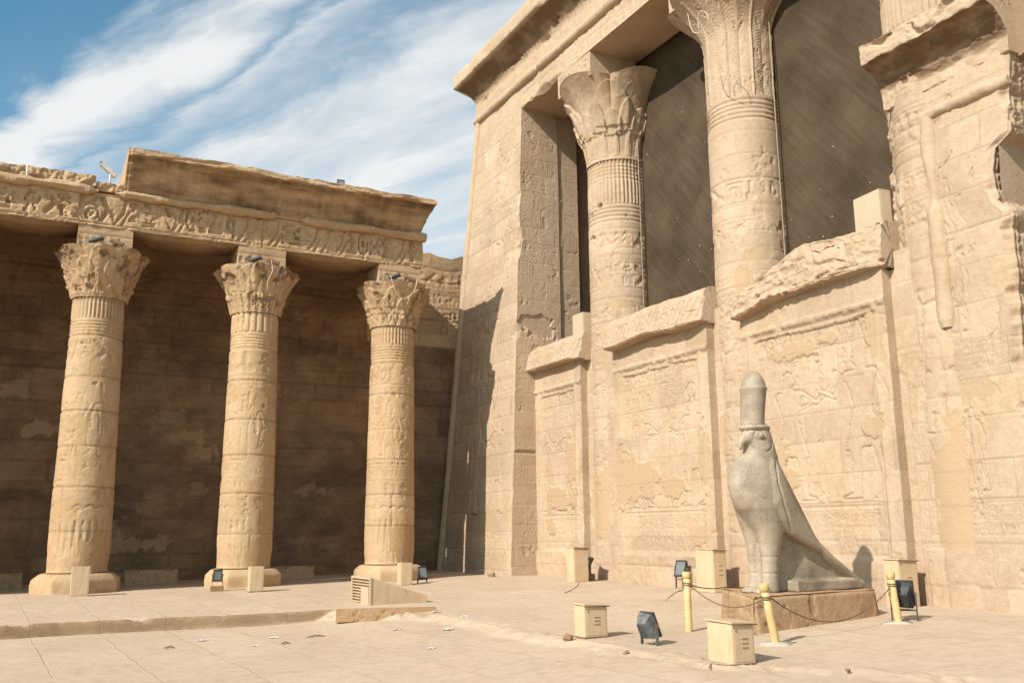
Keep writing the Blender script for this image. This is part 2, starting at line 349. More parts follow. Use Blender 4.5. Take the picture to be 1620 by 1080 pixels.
def ground_mat():
    m, nt, bs, N, L = base_mat('dusty_flagstones')
    bs.inputs['Roughness'].default_value = 0.95; bs.inputs['Specular IOR Level'].default_value = 0.1
    tc = N('ShaderNodeTexCoord')
    def noise(sc, det=6, ro=0.6, vec=None):
        n = N('ShaderNodeTexNoise'); n.inputs['Scale'].default_value = sc; n.inputs['Detail'].default_value = det; n.inputs['Roughness'].default_value = ro
        L(vec or tc.outputs['Object'], n.inputs['Vector']); return n
    wob = noise(0.7, 3)
    vm = N('ShaderNodeVectorMath'); vm.operation = 'MULTIPLY_ADD'; L(wob.outputs[1], vm.inputs[0]); vm.inputs[1].default_value = (0.10, 0.10, 0); L(tc.outputs['Object'], vm.inputs[2])
    fine = noise(6, 4)
    vm2 = N('ShaderNodeVectorMath'); vm2.operation = 'MULTIPLY_ADD'; L(fine.outputs[1], vm2.inputs[0]); vm2.inputs[1].default_value = (0.02, 0.02, 0); L(vm.outputs[0], vm2.inputs[2])
    mp = N('ShaderNodeMapping'); mp.inputs['Rotation'].default_value = (0, 0, rad(88)); L(vm2.outputs[0], mp.inputs[0])
    br = N('ShaderNodeTexBrick'); br.inputs['Scale'].default_value = 1.0; br.inputs['Brick Width'].default_value = 2.1; br.inputs['Row Height'].default_value = 1.15
    br.inputs['Mortar Size'].default_value = 0.014; br.inputs['Mortar Smooth'].default_value = 0.4; br.offset = 0.37; br.squash = 0.8
    br.inputs['Color1'].default_value = (0.3, 0.3, 0.3, 1); br.inputs['Color2'].default_value = (0.7, 0.7, 0.7, 1); br.inputs['Mortar'].default_value = (0.5, 0.5, 0.5, 1)
    L(mp.outputs[0], br.inputs['Vector'])
    def mixc(f, a, b, bt='MIX'):
        x = N('ShaderNodeMix'); x.data_type = 'RGBA'; x.blend_type = bt
        for i, v in ((0, f), (6, a), (7, b)):
            if isinstance(v, (int, float)): x.inputs[i].default_value = v
            elif isinstance(v, tuple): x.inputs[i].default_value = (*v, 1)
            else: L(v, x.inputs[i])
        return x.outputs[2]
    def ramp(v, a, b):
        r = N('ShaderNodeMapRange'); r.inputs[1].default_value = a; r.inputs[2].default_value = b; L(v, r.inputs[0]); return r.outputs[0]
    c = mixc(ramp(noise(0.45, 7, 0.6).outputs[0], 0.3, 0.7), (0.495, 0.385, 0.282), (0.45, 0.342, 0.243))
    tone = N('ShaderNodeMapRange'); tone.inputs[3].default_value = 0.90; tone.inputs[4].default_value = 1.10; L(br.outputs['Color'], tone.inputs[0])
    c = mixc(1.0, c, tone.outputs[0], 'MULTIPLY')
    c = mixc(ramp(noise(5, 8, 0.7).outputs[0], 0.45, 0.8), c, mixc(1.0, c, (0.80, 0.76, 0.72), 'MULTIPLY'))
    c = mixc(ramp(noise(0.8, 9, 0.72).outputs[0], 0.52, 0.72), c, mixc(1.0, c, (0.92, 0.89, 0.86), 'MULTIPLY'))
    # joints: packed with dust in many places
    jm = N('ShaderNodeMath'); jm.operation = 'MULTIPLY'; L(br.outputs['Fac'], jm.inputs[0]); L(ramp(noise(1.3, 5, 0.7).outputs[0], 0.34, 0.56), jm.inputs[1])
    jf = N('ShaderNodeMath'); jf.operation = 'MULTIPLY'; L(jm.outputs[0], jf.inputs[0]); jf.inputs[1].default_value = 0.4
    c = mixc(jf.outputs[0], c, (0.26, 0.175, 0.105))
    at = N('ShaderNodeAttribute'); at.attribute_name = 'mask'; sp = N('ShaderNodeSeparateColor'); L(at.outputs[0], sp.inputs[0])
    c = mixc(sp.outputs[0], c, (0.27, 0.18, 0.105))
    c = mixc(1.0, c, mixc(ramp(noise(40, 4, 0.7).outputs[0], 0.35, 0.7), (0.93, 0.92, 0.91), (1.05, 1.05, 1.05)), 'MULTIPLY')
    L(c, bs.inputs['Base Color'])
    h1 = noise(3.0, 8, 0.65).outputs[0]; h2 = noise(28, 6, 0.7).outputs[0]
    s1 = N('ShaderNodeMath'); s1.operation = 'MULTIPLY_ADD'; L(h2, s1.inputs[0]); s1.inputs[1].default_value = 0.3; L(h1, s1.inputs[2])
    s2 = N('ShaderNodeMath'); s2.operation = 'MULTIPLY_ADD'; L(jm.outputs[0], s2.inputs[0]); s2.inputs[1].default_value = -0.4; L(s1.outputs[0], s2.inputs[2])
    s3 = N('ShaderNodeMath'); s3.operation = 'MULTIPLY_ADD'; L(br.outputs['Color'], s3.inputs[0]); s3.inputs[1].default_value = 0.55; L(s2.outputs[0], s3.inputs[2]); s2 = s3
    b = N('ShaderNodeBump'); b.inputs['Strength'].default_value = 0.55; b.inputs['Distance'].default_value = 0.03
    L(s2.outputs[0], b.inputs['Height']); L(b.outputs[0], bs.inputs['Normal'])
    return m
M['ground'] = ground_mat()

# ------------------------------------------------------------------ carving canvas
GLYPHS = """
..##....|.####...|..###...|..#####.|..######|...####.|...#.#..|..##.##.
...##...|..####..|..#..#..|...##...|.######.|...##...|...##...|...##...
........|.#...#..|#.#.#.#.|...#...#|.#...#..|#.#.#.#.|...#...#|........
..####..|.#....#.|#......#|#..##..#|#..##..#|#......#|.#....#.|..####..
.##.....|.###....|.#.##...|.#..#...|.#.##...|.###....|.#......|.#......
........|........|..####..|.######.|########|########|........|........
........|.#####..|#.....#.|#..#..##|.#####..|...#.#..|..#...#.|.......#
.###....|.####...|.###....|..###...|.#####..|.######.|.######.|########
########|#......#|#.####.#|#.#..#.#|#.#..#.#|#.#..#.#|#.#..#.#|#.......
......##|.....##.|....##..|...##...|.####...|##..##..|#....##.|......##
..#.....|.###....|.#.#....|...#....|...##...|..####..|..#####.|.######.
...##...|...##...|...##...|...##...|...##...|.######.|########|.######.
........|..####..|########|..####..|........|########|........|########
#..#..#.|#..#..#.|#..#..#.|########|...#....|...#....|..###...|.#####..
"""
GLYPHS = [np.array([[1.0 if ch == '#' else 0.0 for ch in row] for row in g.split('|')][::-1], np.float32) for g in GLYPHS.strip().split('\n')]
CROWNS = {
 'tall': [(-.055, .90), (.05, .91), (.065, .98), (.03, 1.10), (.0, 1.16), (-.03, 1.10), (-.07, .97)],
 'flat': [(-.06, .90), (.055, .91), (.06, 1.0), (-.02, .97), (-.05, 1.14), (-.075, 1.14)],
 'wig': [(-.065, .80), (-.03, .80), (-.02, .90), (.055, .91), (.05, .95), (.0, .975), (-.05, .95)],
}
class Canvas:
    def __init__(s, W, H, cell, seed=0):
        s.W, s.H, s.cell, s.seed = W, H, cell, seed
        s.nu, s.nv = max(2, int(round(W / cell)) + 1), max(2, int(round(H / cell)) + 1)
        s.u = np.linspace(0, W, s.nu).astype(np.float32); s.v = np.linspace(0, H, s.nv).astype(np.float32)
        s.du, s.dv = W / (s.nu - 1), H / (s.nv - 1)
        z = lambda: np.zeros((s.nv, s.nu), np.float32)
        s.rel = z(); s.h = z(); s.patch = z(); s.tone = z() + 0.5; s.stain = z(); s.keep = z() + 1
        s.r = random.Random(seed); s.k = seed * 101
    def noise(s, size, oct=4, rough=0.5, su=1.0):
        s.k += 1; return fbm(s.nv, s.nu, (max(1, size / s.dv), max(1, size * su / s.du)), oct, s.k, rough)
    def win(s, u0, v0, u1, v1):
        i0 = max(0, int(v0 / s.dv)); i1 = min(s.nv, int(v1 / s.dv) + 2); j0 = max(0, int(u0 / s.du)); j1 = min(s.nu, int(u1 / s.du) + 2)
        return i0, i1, j0, j1
    def mask_poly(s, pts):
        p = np.asarray(pts, np.float32); i0, i1, j0, j1 = s.win(p[:, 0].min(), p[:, 1].min(), p[:, 0].max(), p[:, 1].max())
        if i1 <= i0 or j1 <= j0: return None
        acc = np.zeros((i1 - i0, j1 - j0), np.float32)
        for ou, ov in ((-.25, -.25), (.25, -.25), (-.25, .25), (.25, .25)):
            U = s.u[None, j0:j1] + ou * s.du; V = s.v[i0:i1, None] + ov * s.dv
            ins = np.zeros((i1 - i0, j1 - j0), bool)
            n = len(p)
            for a in range(n):
                x1, y1 = p[a]; x2, y2 = p[(a + 1) % n]
                if y1 == y2: continue
                c = ((y1 <= V) != (y2 <= V)) & (U < (x2 - x1) * (V - y1) / (y2 - y1) + x1)
                ins ^= c
            acc += ins * 0.25
        return (i0, i1, j0, j1), acc
    def add_poly(s, pts, d, layer='rel'):
        r = s.mask_poly(pts)
        if r is None: return
        (i0, i1, j0, j1), m = r; getattr(s, layer)[i0:i1, j0:j1] += d * m
    def seg(s, p0, p1, w, d, layer='rel', mode='min'):
        (x0, y0), (x1, y1) = p0, p1
        i0, i1, j0, j1 = s.win(min(x0, x1) - w * 1.5, min(y0, y1) - w * 1.5, max(x0, x1) + w * 1.5, max(y0, y1) + w * 1.5)
        if i1 <= i0 or j1 <= j0: return
        U = s.u[None, j0:j1]; V = s.v[i0:i1, None]
        L2 = max(1e-9, (x1 - x0) ** 2 + (y1 - y0) ** 2)
        t = np.clip(((U - x0) * (x1 - x0) + (V - y0) * (y1 - y0)) / L2, 0, 1)
        D = np.hypot(U - x0 - t * (x1 - x0), V - y0 - t * (y1 - y0))
        g = d * np.clip(1.5 - D / (w * 0.5 + 0.35 * max(s.du, s.dv)), 0, 1)
        a = getattr(s, layer)[i0:i1, j0:j1]
        a[...] = np.minimum(a, g) if d < 0 else np.maximum(a, g)
    def line(s, pts, w, d, layer='rel'):
        for a, b in zip(pts[:-1], pts[1:]): s.seg(a, b, w, d, layer)
    def glyph(s, u, v, size, d=-0.018, g=None, su=1.0):
        g = GLYPHS[s.r.randrange(len(GLYPHS))] if g is None else g
        if s.r.random() < 0.5: g = g[:, ::-1]
        d = d * 1.5 * min(1.15, max(.45, size / .34))
        i0, i1, j0, j1 = s.win(u, v, u + size * su, v + size)
        if i1 - i0 < 2 or j1 - j0 < 2: return
        a = (s.v[i0:i1] - v) / size * 8 - 0.5; b = (s.u[j0:j1] - u) / (size * su) * 8 - 0.5
        ia = np.clip(np.floor(a).astype(int), 0, 6); ib = np.clip(np.floor(b).astype(int), 0, 6)
        fa = np.clip(a - ia, 0, 1)[:, None]; fb = np.clip(b - ib, 0, 1)[None, :]
        m = (g[np.ix_(ia, ib)] * (1 - fb) + g[np.ix_(ia, ib + 1)] * fb) * (1 - fa) + (g[np.ix_(ia + 1, ib)] * (1 - fb) + g[np.ix_(ia + 1, ib + 1)] * fb) * fa
        inside = ((a > -0.5) & (a < 7.5))[:, None] * ((b > -0.5) & (b < 7.5))[None, :]
        s.rel[i0:i1, j0:j1] += d * np.clip(m * 1.3, 0, 1) * inside
    def text_row(s, u0, u1, v, size, d=-0.018, skip=0.06, lines=True):
        if lines:
            for q in (v - size * 0.12, v + size * 1.12): s.seg((u0, q), (u1, q), 0.02, d * 0.7)
        u = u0 + size * 0.1
        while u < u1 - size:
            k = s.r.random()
            if k < 0.45: s.glyph(u, v, size * 0.98, d); u += size * 1.06
            elif k < 0.8:
                s.glyph(u, v, size * 0.47, d); s.glyph(u, v + size * 0.5, size * 0.47, d); u += size * 0.56
            else: s.glyph(u, v, size * 0.98, d, su=0.5); u += size * 0.58
    def text_col(s, u, v0, v1, size, d=-0.018, lines=True):
        if lines:
            for q in (u - size * 0.12, u + size * 1.12): s.seg((q, v0), (q, v1), 0.018, d * 0.8)
        v = v1 - size
        while v > v0:
            if s.r.random() < 0.6: s.glyph(u, v, size * 0.95, d); v -= size * 1.05
            else:
                s.glyph(u, v + size * .45, size * 0.46, d); s.glyph(u + size * .5, v + size * .45, size * 0.46, d); v -= size * 0.55
    def figure(s, u, v, H, face=1, crown='tall', pose=0, d=0.045, disk=False):
        T = lambda pts: [(u + face * x * H, v + y * H) for x, y in pts]
        B = Canvas.__new__(Canvas); B.__dict__.update(s.__dict__); B.tmp = np.zeros_like(s.rel)
        def add(pts, layer='tmp'):
            r = s.mask_poly(T(pts))
            if r: (i0, i1, j0, j1), m = r; B.tmp[i0:i1, j0:j1] = np.maximum(B.tmp[i0:i1, j0:j1], m)
        def limb(pts, w):
            q = T(pts)
            for a, b in zip(q[:-1], q[1:]): B.seg(a, b, w * H, 1.0, 'tmp')
        if pose == 2:      # long dress
            add([(-.07, .03), (.08, .03), (.075, .3), (.06, .5), (.045, .6), (-.045, .6), (-.075, .5), (-.07, .3)])
            add([(-.06, 0), (.16, 0), (.16, .025), (.06, .05), (-.06, .05)])
        else:
            add([(.06, 0), (.22, 0), (.21, .025), (.13, .05), (.135, .25), (.12, .48), (0, .48), (.05, .25)])
            add([(-.19, 0), (-.03, 0), (-.04, .025), (-.11, .05), (-.07, .25), (0, .48), (-.1, .48), (-.135, .25)])
            add([(-.115, .33), (.17, .30), (.085, .58), (-.075, .58)])
        add([(-.06, .55), (.07, .55), (.10, .68), (.15, .79), (.12, .825), (-.11, .825), (-.15, .79), (-.10, .68)])
        add([(-.03, .80), (.03, .80), (.045, .85), (.075, .865), (.06, .91), (.0, .935), (-.05, .91), (-.045, .85)])
        add(CROWNS[crown])
        if disk: add([(.0 + .075 * math.cos(t), 1.04 + .075 * math.sin(t)) for t in np.linspace(0, 2 * math.pi, 20)])
        if pose == 0:
            limb([(.14, .79), (.22, .66), (.36, .72)], .035); limb([(-.14, .79), (-.20, .64), (-.16, .47)], .035)
            limb([(.36, .0), (.36, .92)], .012)
        elif pose == 1:
            limb([(.14, .79), (.27, .70), (.42, .80)], .035); limb([(-.13, .79), (.05, .66), (.30, .72)], .03)
            limb([(.42, .80), (.46, .90)], .03)
        else:
            limb([(.13, .79), (.20, .68), (.33, .66)], .03); limb([(-.13, .79), (-.19, .64), (-.18, .46)], .035)
        m = np.clip(B.tmp, 0, 1)
        n = max(1, int(0.028 * H / 2.6 / s.du))
        edge = m * (1 - blur(m, n)) * 2.0
        s.rel[...] = np.where(m > 0.02, np.minimum(s.rel * (1 - m), 0), s.rel) - 1.5 * d * np.clip(edge * 1.15, 0, 1) * m
    def courses(s, hgt, lo=0.7, hi=1.8, depth=0.012, w=0.022, tone=0.14, v0=0.0, dirt=0.0):
        v = v0; row = 0
        while v < s.H:
            hh = hgt * s.r.uniform(0.88, 1.12); u = -s.r.uniform(0, hi)
            i0, i1 = max(0, int(v / s.dv)), min(s.nv, int((v + hh) / s.dv) + 1)
            if v > 0.05:
                s.seg((0, v), (s.W, v), w * s.r.uniform(.5, 1.2), -depth * s.r.uniform(.5, 1.3), 'h')
                if dirt: s.seg((0, v), (s.W, v), w * s.r.uniform(.5, 1.6), dirt * s.r.uniform(.3, 1), 'stain')
            while u < s.W:
                L = s.r.uniform(lo, hi); j0, j1 = max(0, int(u / s.du)), min(s.nu, int((u + L) / s.du) + 1)
                if j1 > j0 and i1 > i0:
                    s.tone[i0:i1, j0:j1] += s.r.uniform(-tone, tone)
                    s.h[i0:i1, j0:j1] += s.r.uniform(-.004, .004)
                if dirt and u > 0: s.seg((u, v), (u, v + hh), w, dirt * s.r.uniform(.1, .8), 'stain')
                if u > 0: s.seg((u, v), (u, v + hh), w * s.r.uniform(.3, 1), -depth * s.r.uniform(.2, 1.1), 'h')
                u += L
            v += hh; row += 1
    def erode(s, size=0.9, thr=0.25, soft=0.3):
        s.keep *= 1 - 0.85 * sstep(thr, thr + soft, s.noise(size, 5))
    def blob(s, u, v, ru, rv, to='patch', depth=0.012, rag=0.55):
        U = (s.u[None, :] - u) / ru; V = (s.v[:, None] - v) / rv
        d = np.maximum(np.abs(U), np.abs(V)) * 0.5 + np.hypot(U, V) * 0.5 + rag * s.noise(min(ru, rv) * 1.1, 5, 0.6)
        m = sstep(1.0, 0.88, d)
        if to == 'patch':
            s.patch = np.maximum(s.patch, m); s.keep *= 1 - m; s.h = s.h * (1 - 0.8 * m) - depth * m
            s.tone = s.tone * (1 - m) + 0.5 * m
        elif to == 'stain': s.stain = np.maximum(s.stain, m * depth)
        elif to == 'hole': s.h -= depth * sstep(1.05, 0.6, d); s.keep *= 1 - m
    def chips(s, size=0.5, thr=0.5, depth=0.03):
        n = s.noise(size, 5, 0.6); s.h -= depth * sstep(thr, thr + 0.12, n); s.keep *= 1 - sstep(thr, thr + .1, n)
    def crack(s, u, v, L, ang, w=0.02, d=0.03):
        for _ in range(int(L / 0.18)):
            u2 = u + 0.18 * math.cos(ang); v2 = v + 0.18 * math.sin(ang); s.seg((u, v), (u2, v2), w * s.r.uniform(.4, 1.3), -d, 'h')
            ang += s.r.uniform(-.5, .5); u, v = u2, v2
    def out(s, rough=0.010):
        h = s.h + s.rel * s.keep + rough * s.noise(1.4, 5) + rough * 0.28 * s.noise(0.16, 4, 0.7)
        A = np.stack([s.patch, np.clip(s.tone, 0, 1), s.stain], -1)
        return h, A

# ------------------------------------------------------------------ shared builders for the temple
def zs(z): return 1.6 + 0.88 * (z - 1.6)          # survey height -> scene height on the hall side
HX, HB, HG = 14.7, 0.036, 0.05                     # screen wall plane, batter of the facade, foot of the hall
def cavetto(n=14, depth=0.5, rise=0.8, lip=0.3, foot=0.15, back=-0.6):
    """profile from the foot up: (projection, height)"""
    p = [(back, -foot), (0.0, -foot), (0.0, 0.0)]
    for t in np.linspace(0.08, 1, n): p.append((depth * (1 - math.sqrt(max(0, 1 - (t * 0.97) ** 2))) / (1 - math.sqrt(1 - 0.97 ** 2)), rise * t))
    for t in np.linspace(0.15, 1, 4): p.append((depth + 0.01, rise + lip * t))
    for t in np.linspace(0.15, 1, 4): p.append((depth * (1 - t) + back * t, rise + lip + 0.02 * t))
    return np.array(p, np.float32)
def resample(p, step):
    d = np.concatenate([[0], np.cumsum(np.hypot(*np.diff(p, axis=0).T))]); t = np.concatenate([np.arange(0, d[-1], step), [d[-1]]])
    t = np.unique(np.concatenate([t, d]))
    return np.stack([np.interp(t, d, p[:, 0]), np.interp(t, d, p[:, 1])], -1).astype(np.float32)
def sweep(gm, prof, S, fmap, disp=None, A=None):
    """prof (n,2), positions S along the run, fmap(s, p, z) -> xyz arrays"""
    n = len(prof); m = len(S)
    Sg = np.repeat(S[None, :], n, 0); Pg = np.repeat(prof[:, :1], m, 1); Zg = np.repeat(prof[:, 1:], m, 1)
    if disp is not None: Pg, Zg = disp(Sg, Pg, Zg)
    P = np.stack(fmap(Sg, Pg, Zg), -1)
    if A is None: A = np.zeros((n, m, 3), np.float32); A[..., 1] = 0.5
    gm.grid(P, A); gm.tri_fan(P[:, 0]); gm.tri_fan(P[:, -1])
def roll(gm, r, S, fmap, seg=10, seed=1, gap=None, amp=0.3):
    """a torus moulding along S; fmap(s, p, z)"""
    th = np.linspace(0, 2 * math.pi, seg + 1)
    n1 = fbm(seg + 1, len(S), (5, 26), 5, seed, .6); n1[-1] = n1[0]
    rr = r * (1 + amp * n1)
    if gap is not None: rr = rr * gap[None, :]
    P = np.stack(fmap(np.repeat(S[None], seg + 1, 0), np.cos(th)[:, None] * rr, np.sin(th)[:, None] * rr), -1)
    A = np.zeros((seg + 1, len(S), 3), np.float32); A[..., 1] = 0.5
    gm.grid(P, A); gm.tri_fan(P[:, 0]); gm.tri_fan(P[:, -1])
def lathe(gm, cx, cy, canvas_r, z0, z1, rfun, cell, paint, seed, cap=True, lean=0.0):
    """column shaft: a carving canvas wrapped round the axis. u = 0 faces away from the court"""
    c = Canvas(2 * math.pi * canvas_r, z1 - z0, cell, seed); paint(c); h, A = c.out(0.008)
    k = 12; w = np.linspace(0, 1, k)[None, :]           # close the seam
    h[:, -k:] = h[:, -k:] * (1 - w) + h[:, :1] * w
    th = (c.u / c.W * 2 * math.pi)[None, :]
    z = z0 + c.v[:, None]; r = rfun(z) + h
    P = np.stack([cx + r * np.cos(th), cy + r * np.sin(th), np.broadcast_to(z, r.shape)], -1)
    gm.grid(P, A)
    if cap: gm.tri_fan(P[-1]); gm.tri_fan(P[0])
    return c
def u_of(canvas_r, ang): return (ang % (2 * math.pi)) * canvas_r

# ------------------------------------------------------------------ ground: one sheet with the worn platform step
def plat_edge(y):
    """x of the platform's west edge where it runs toward the viewer"""
    return np.interp(y, [4, 6.5, 9, 12.3, 17.2, 19.6], [13.5, 9.6, 7.6, 7.35, 7.35, 5.6])
def gz(x, y):
    x = np.asarray(x, float); y = np.asarray(y, float)
    plat = 0.0 + 0.15 * sstep(8.5, 14.2, x) * sstep(4, 12, y) + 0.09 * sstep(18.8, 25, y) * (1 - 0.9 * sstep(9, 14, x))
    wob = 0.06 * np.sin(y * 1.7 + 0.6) + 0.05 * np.sin(y * 3.9) + 0.02 * np.sin(y * 9.1)
    d1 = y - (19.32 + 0.05 * np.sin(x * 0.9) + 0.02 * np.sin(x * 2.7))
    inside1 = sstep(-0.035, 0.0, d1)                        # crisp step facing the viewer
    e = x - plat_edge(y) - wob
    inside2 = sstep(-0.35, 0.12, e) * (y < 20)
    t = np.maximum(inside1, inside2)
    court = -0.23 + 0.13 * sstep(4.6, 7.5, x) + 0.11 * (1 - sstep(6, 15, y)) * sstep(2, 8, x)
    court = np.minimum(court, -0.035)
    return court * (1 - t) + plat * t
def build_ground():
    far = np.array([-900, -400, -150, -60, -30.])
    xs = np.concatenate([far, np.arange(-14, 24.01, 0.06), -far[::-1] + 5]); ys = np.concatenate([far + 5, np.arange(2.5, 19.1, 0.055), np.arange(19.1, 19.6, .0125), np.arange(19.6, 33.5, 0.055), [40, 60, 150, 400, 900.]])
    X, Y = np.meshgrid(xs, ys); Z = gz(X, Y)
    nv, nu = X.shape
    n1 = fbm(nv, nu, 16, 5, 11); n2 = fbm(nv, nu, 60, 4, 12)
    near = ((X > -14) & (X < 24) & (Y > 2.4) & (Y < 33.6))
    Z = Z + near * (0.006 * n1 + 0.012 * n2)
    # chipped lip of the step
    d1 = Y - 19.32; lip = np.exp(-((d1 - 0.06) / 0.1) ** 2) * (X < 6.2)
    n3 = fbm(nv, nu, (14, 14), 6, 13, 0.75)
    Z = Z - lip * 0.13 * np.clip(n3 + 0.02, 0, 1) * (d1 > -.03)
    e = X - plat_edge(Y); lip2 = np.exp(-(e / 0.3) ** 2) * (Y < 19.3) * (Y > 5)
    n4 = fbm(nv, nu, (14, 7), 5, 14, 0.65)
    Z = Z + lip2 * 0.03 * n4 - lip2 * 0.06 * sstep(0.25, 0.45, n4)
    A = np.zeros((nv, nu, 3), np.float32); A[..., 1] = 0.5
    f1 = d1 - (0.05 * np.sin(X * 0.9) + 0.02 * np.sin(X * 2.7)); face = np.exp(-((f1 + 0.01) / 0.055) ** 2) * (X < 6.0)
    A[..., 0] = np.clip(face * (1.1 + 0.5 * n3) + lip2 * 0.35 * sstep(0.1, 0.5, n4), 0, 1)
    gm = GM(); gm.grid(np.stack([X, Y, Z], -1), A)
    o = gm.build('ground', M['ground']); tag(o, 'dusty pale stone courtyard paving with one worn step', None, None, 'structure')
build_ground()
def on_ground(px, py):
    z = 0.0
    for _ in range(8):
        p = on_z(px, py, z); z = float(gz(p[0], p[1]))
    return Vector((p[0], p[1], z))

# ------------------------------------------------------------------ temple hall
HALL = thing('temple_hall', 'tall sunlit sandstone temple hall with screen walls between columns, right half of the view', 'temple', (14.7, 20, HG), world=True)
def facade_x(x0, z): return x0 + HB * (z - HG)

def pier_edge(z):      # ragged front corner of the corner pier, shared by both faces
    n = fbm1(400, 14, 5, 77); zz = np.clip(np.asarray(z) / 17 * 399, 0, 399)
    v = np.interp(zz, np.arange(400), np.maximum(0, n))
    big = np.exp(-((np.asarray(z) - 9.3) / 3.0) ** 2)
    return 0.03 + 0.26 * v * (0.12 + big)
def build_corner_pier():
    x0, y_in, z0, z1 = 13.72, 26.30, HG - 0.3, zs(18.82)
    gm = GM()
    # front face (toward the court)
    c = Canvas(5.55, z1 - z0, 0.03, 21)
    c.courses(0.62, 0.8, 1.9, 0.010, 0.02, 0.15, dirt=.22)
    # u: 0 at the north corner, increasing toward the door
    c.figure(2.5, 2.3, 3.6, 1, 'tall', 2, 0.06); c.figure(4.35, 2.3, 3.3, -1, 'wig', 1, 0.06)
    c.figure(2.1, 6.9, 2.4, 1, 'flat', 0, 0.05); c.figure(3.7, 6.9, 2.4, -1, 'wig', 2, 0.05)
    c.figure(2.9, 10.1, 2.2, 1, 'tall', 2, 0.045); c.figure(4.6, 10.1, 2.2, -1, 'flat', 0, 0.045, True)
    c.figure(3.3, 13.2, 2.0, 1, 'wig', 0, 0.045); c.figure(4.9, 13.1, 2.0, -1, 'tall', 2, 0.045)
    for v in (6.35, 9.6, 12.8, 15.5): c.text_row(0.5, 5.4, v, 0.34, -0.02)
    for v in (1.35, 1.0): c.text_row(0.2, 5.4, v, 0.26, -0.014)
    for u in (0.6, 0.98, 1.36): c.text_col(u, 2.4, 6.2, 0.3, -0.016)
    c.erode(1.2, 0.3, 0.3)
    c.blob(3.7, 2.05, 0.85, 0.42); c.blob(2.0, 3.4, 0.4, 0.3); c.chips(0.6, 0.7, 0.02)
    h, A = c.out(0.010)
    z = z0 + c.v[:, None]; ly = 31.75 - 2.05 * (z - HG) / 16.7          # battered outer corner
    f = c.u[None, :] / c.W
    y = ly * (1 - f) + y_in * f
    ch = pier_edge(z); dist = (y - y_in)
    cut = np.clip(ch * 1.1 - dist, 0, None)
    x = facade_x(x0, z) - h + cut * (0.7 + 0.3 * c.noise(0.2, 3))
    gm.panel(np.stack([x, y, np.broadcast_to(z, x.shape)], -1), A, (1.6, 0, 0)); gm.box((15.3, y_in + .5, z0), (21, 29.6, z1 - .1))
    # reveal (side toward the opening) - two leaves
    for (xa, xb, yy, z_top, sd) in ((None, 15.72, y_in - 0.05, zs(17.8), 22), (15.78, 16.55, y_in + 0.02, zs(17.8) + 0.4, 23)):
        W = (xb - (xa or x0)); c = Canvas(W, z_top - z0, 0.024, sd)
        c.courses(0.62, 0.9, 1.9, 0.007, 0.022, 0.10)
        k = 4 if xa is None else 3
        for i in range(k):
            g = W / k * 0.78; c.text_col(0.12 + i * W / k, 1.25 if xa is None else 7.7, z_top - z0 - 0.3, g * 0.8, -0.0065)
        c.erode(1.0, 0.25, 0.35); c.chips(0.5, 0.72, 0.02)
        if xa is None:
            c.blob(0.85, 8.56, 0.85, 0.26, 'hole', 0.6, 0.3); c.blob(1.0, 8.25, 0.9, 0.2, 'hole', 0.05)
            c.blob(0.6, 4.25, 0.7, 0.06, 'hole', 0.07, 0.2)
            low = sstep(7.2, 6.7, c.v)[:, None]; c.patch = np.maximum(c.patch, .6 * low * np.ones_like(c.patch))
        h, A = c.out(0.007); z = z0 + c.v[:, None]
        left = (facade_x(x0, z) + pier_edge(z) * 0.75) if xa is None else np.full_like(z, xa)
        x = left + (xb - left) * c.u[None, :] / c.W
        gm.panel(np.stack([x, yy - h, np.broadcast_to(z, x.shape)], -1), A, (0, 1.2, 0))
    gm.build('corner_pier', M['hall'], HALL)
    # slender roll down the outer corner
    gm = GM(); S = np.linspace(HG - 0.2, z1, 240).astype(np.float32)
    roll(gm, 0.17, S, lambda s, p, q: (facade_x(x0, s) + 0.05 + p, 31.75 - 2.05 * (s - HG) / 16.7 - 0.02 + q, s + 0 * p), 12, 31, None, 0.12)
    gm.build('corner_roll', M['hall'], HALL)
build_corner_pier()

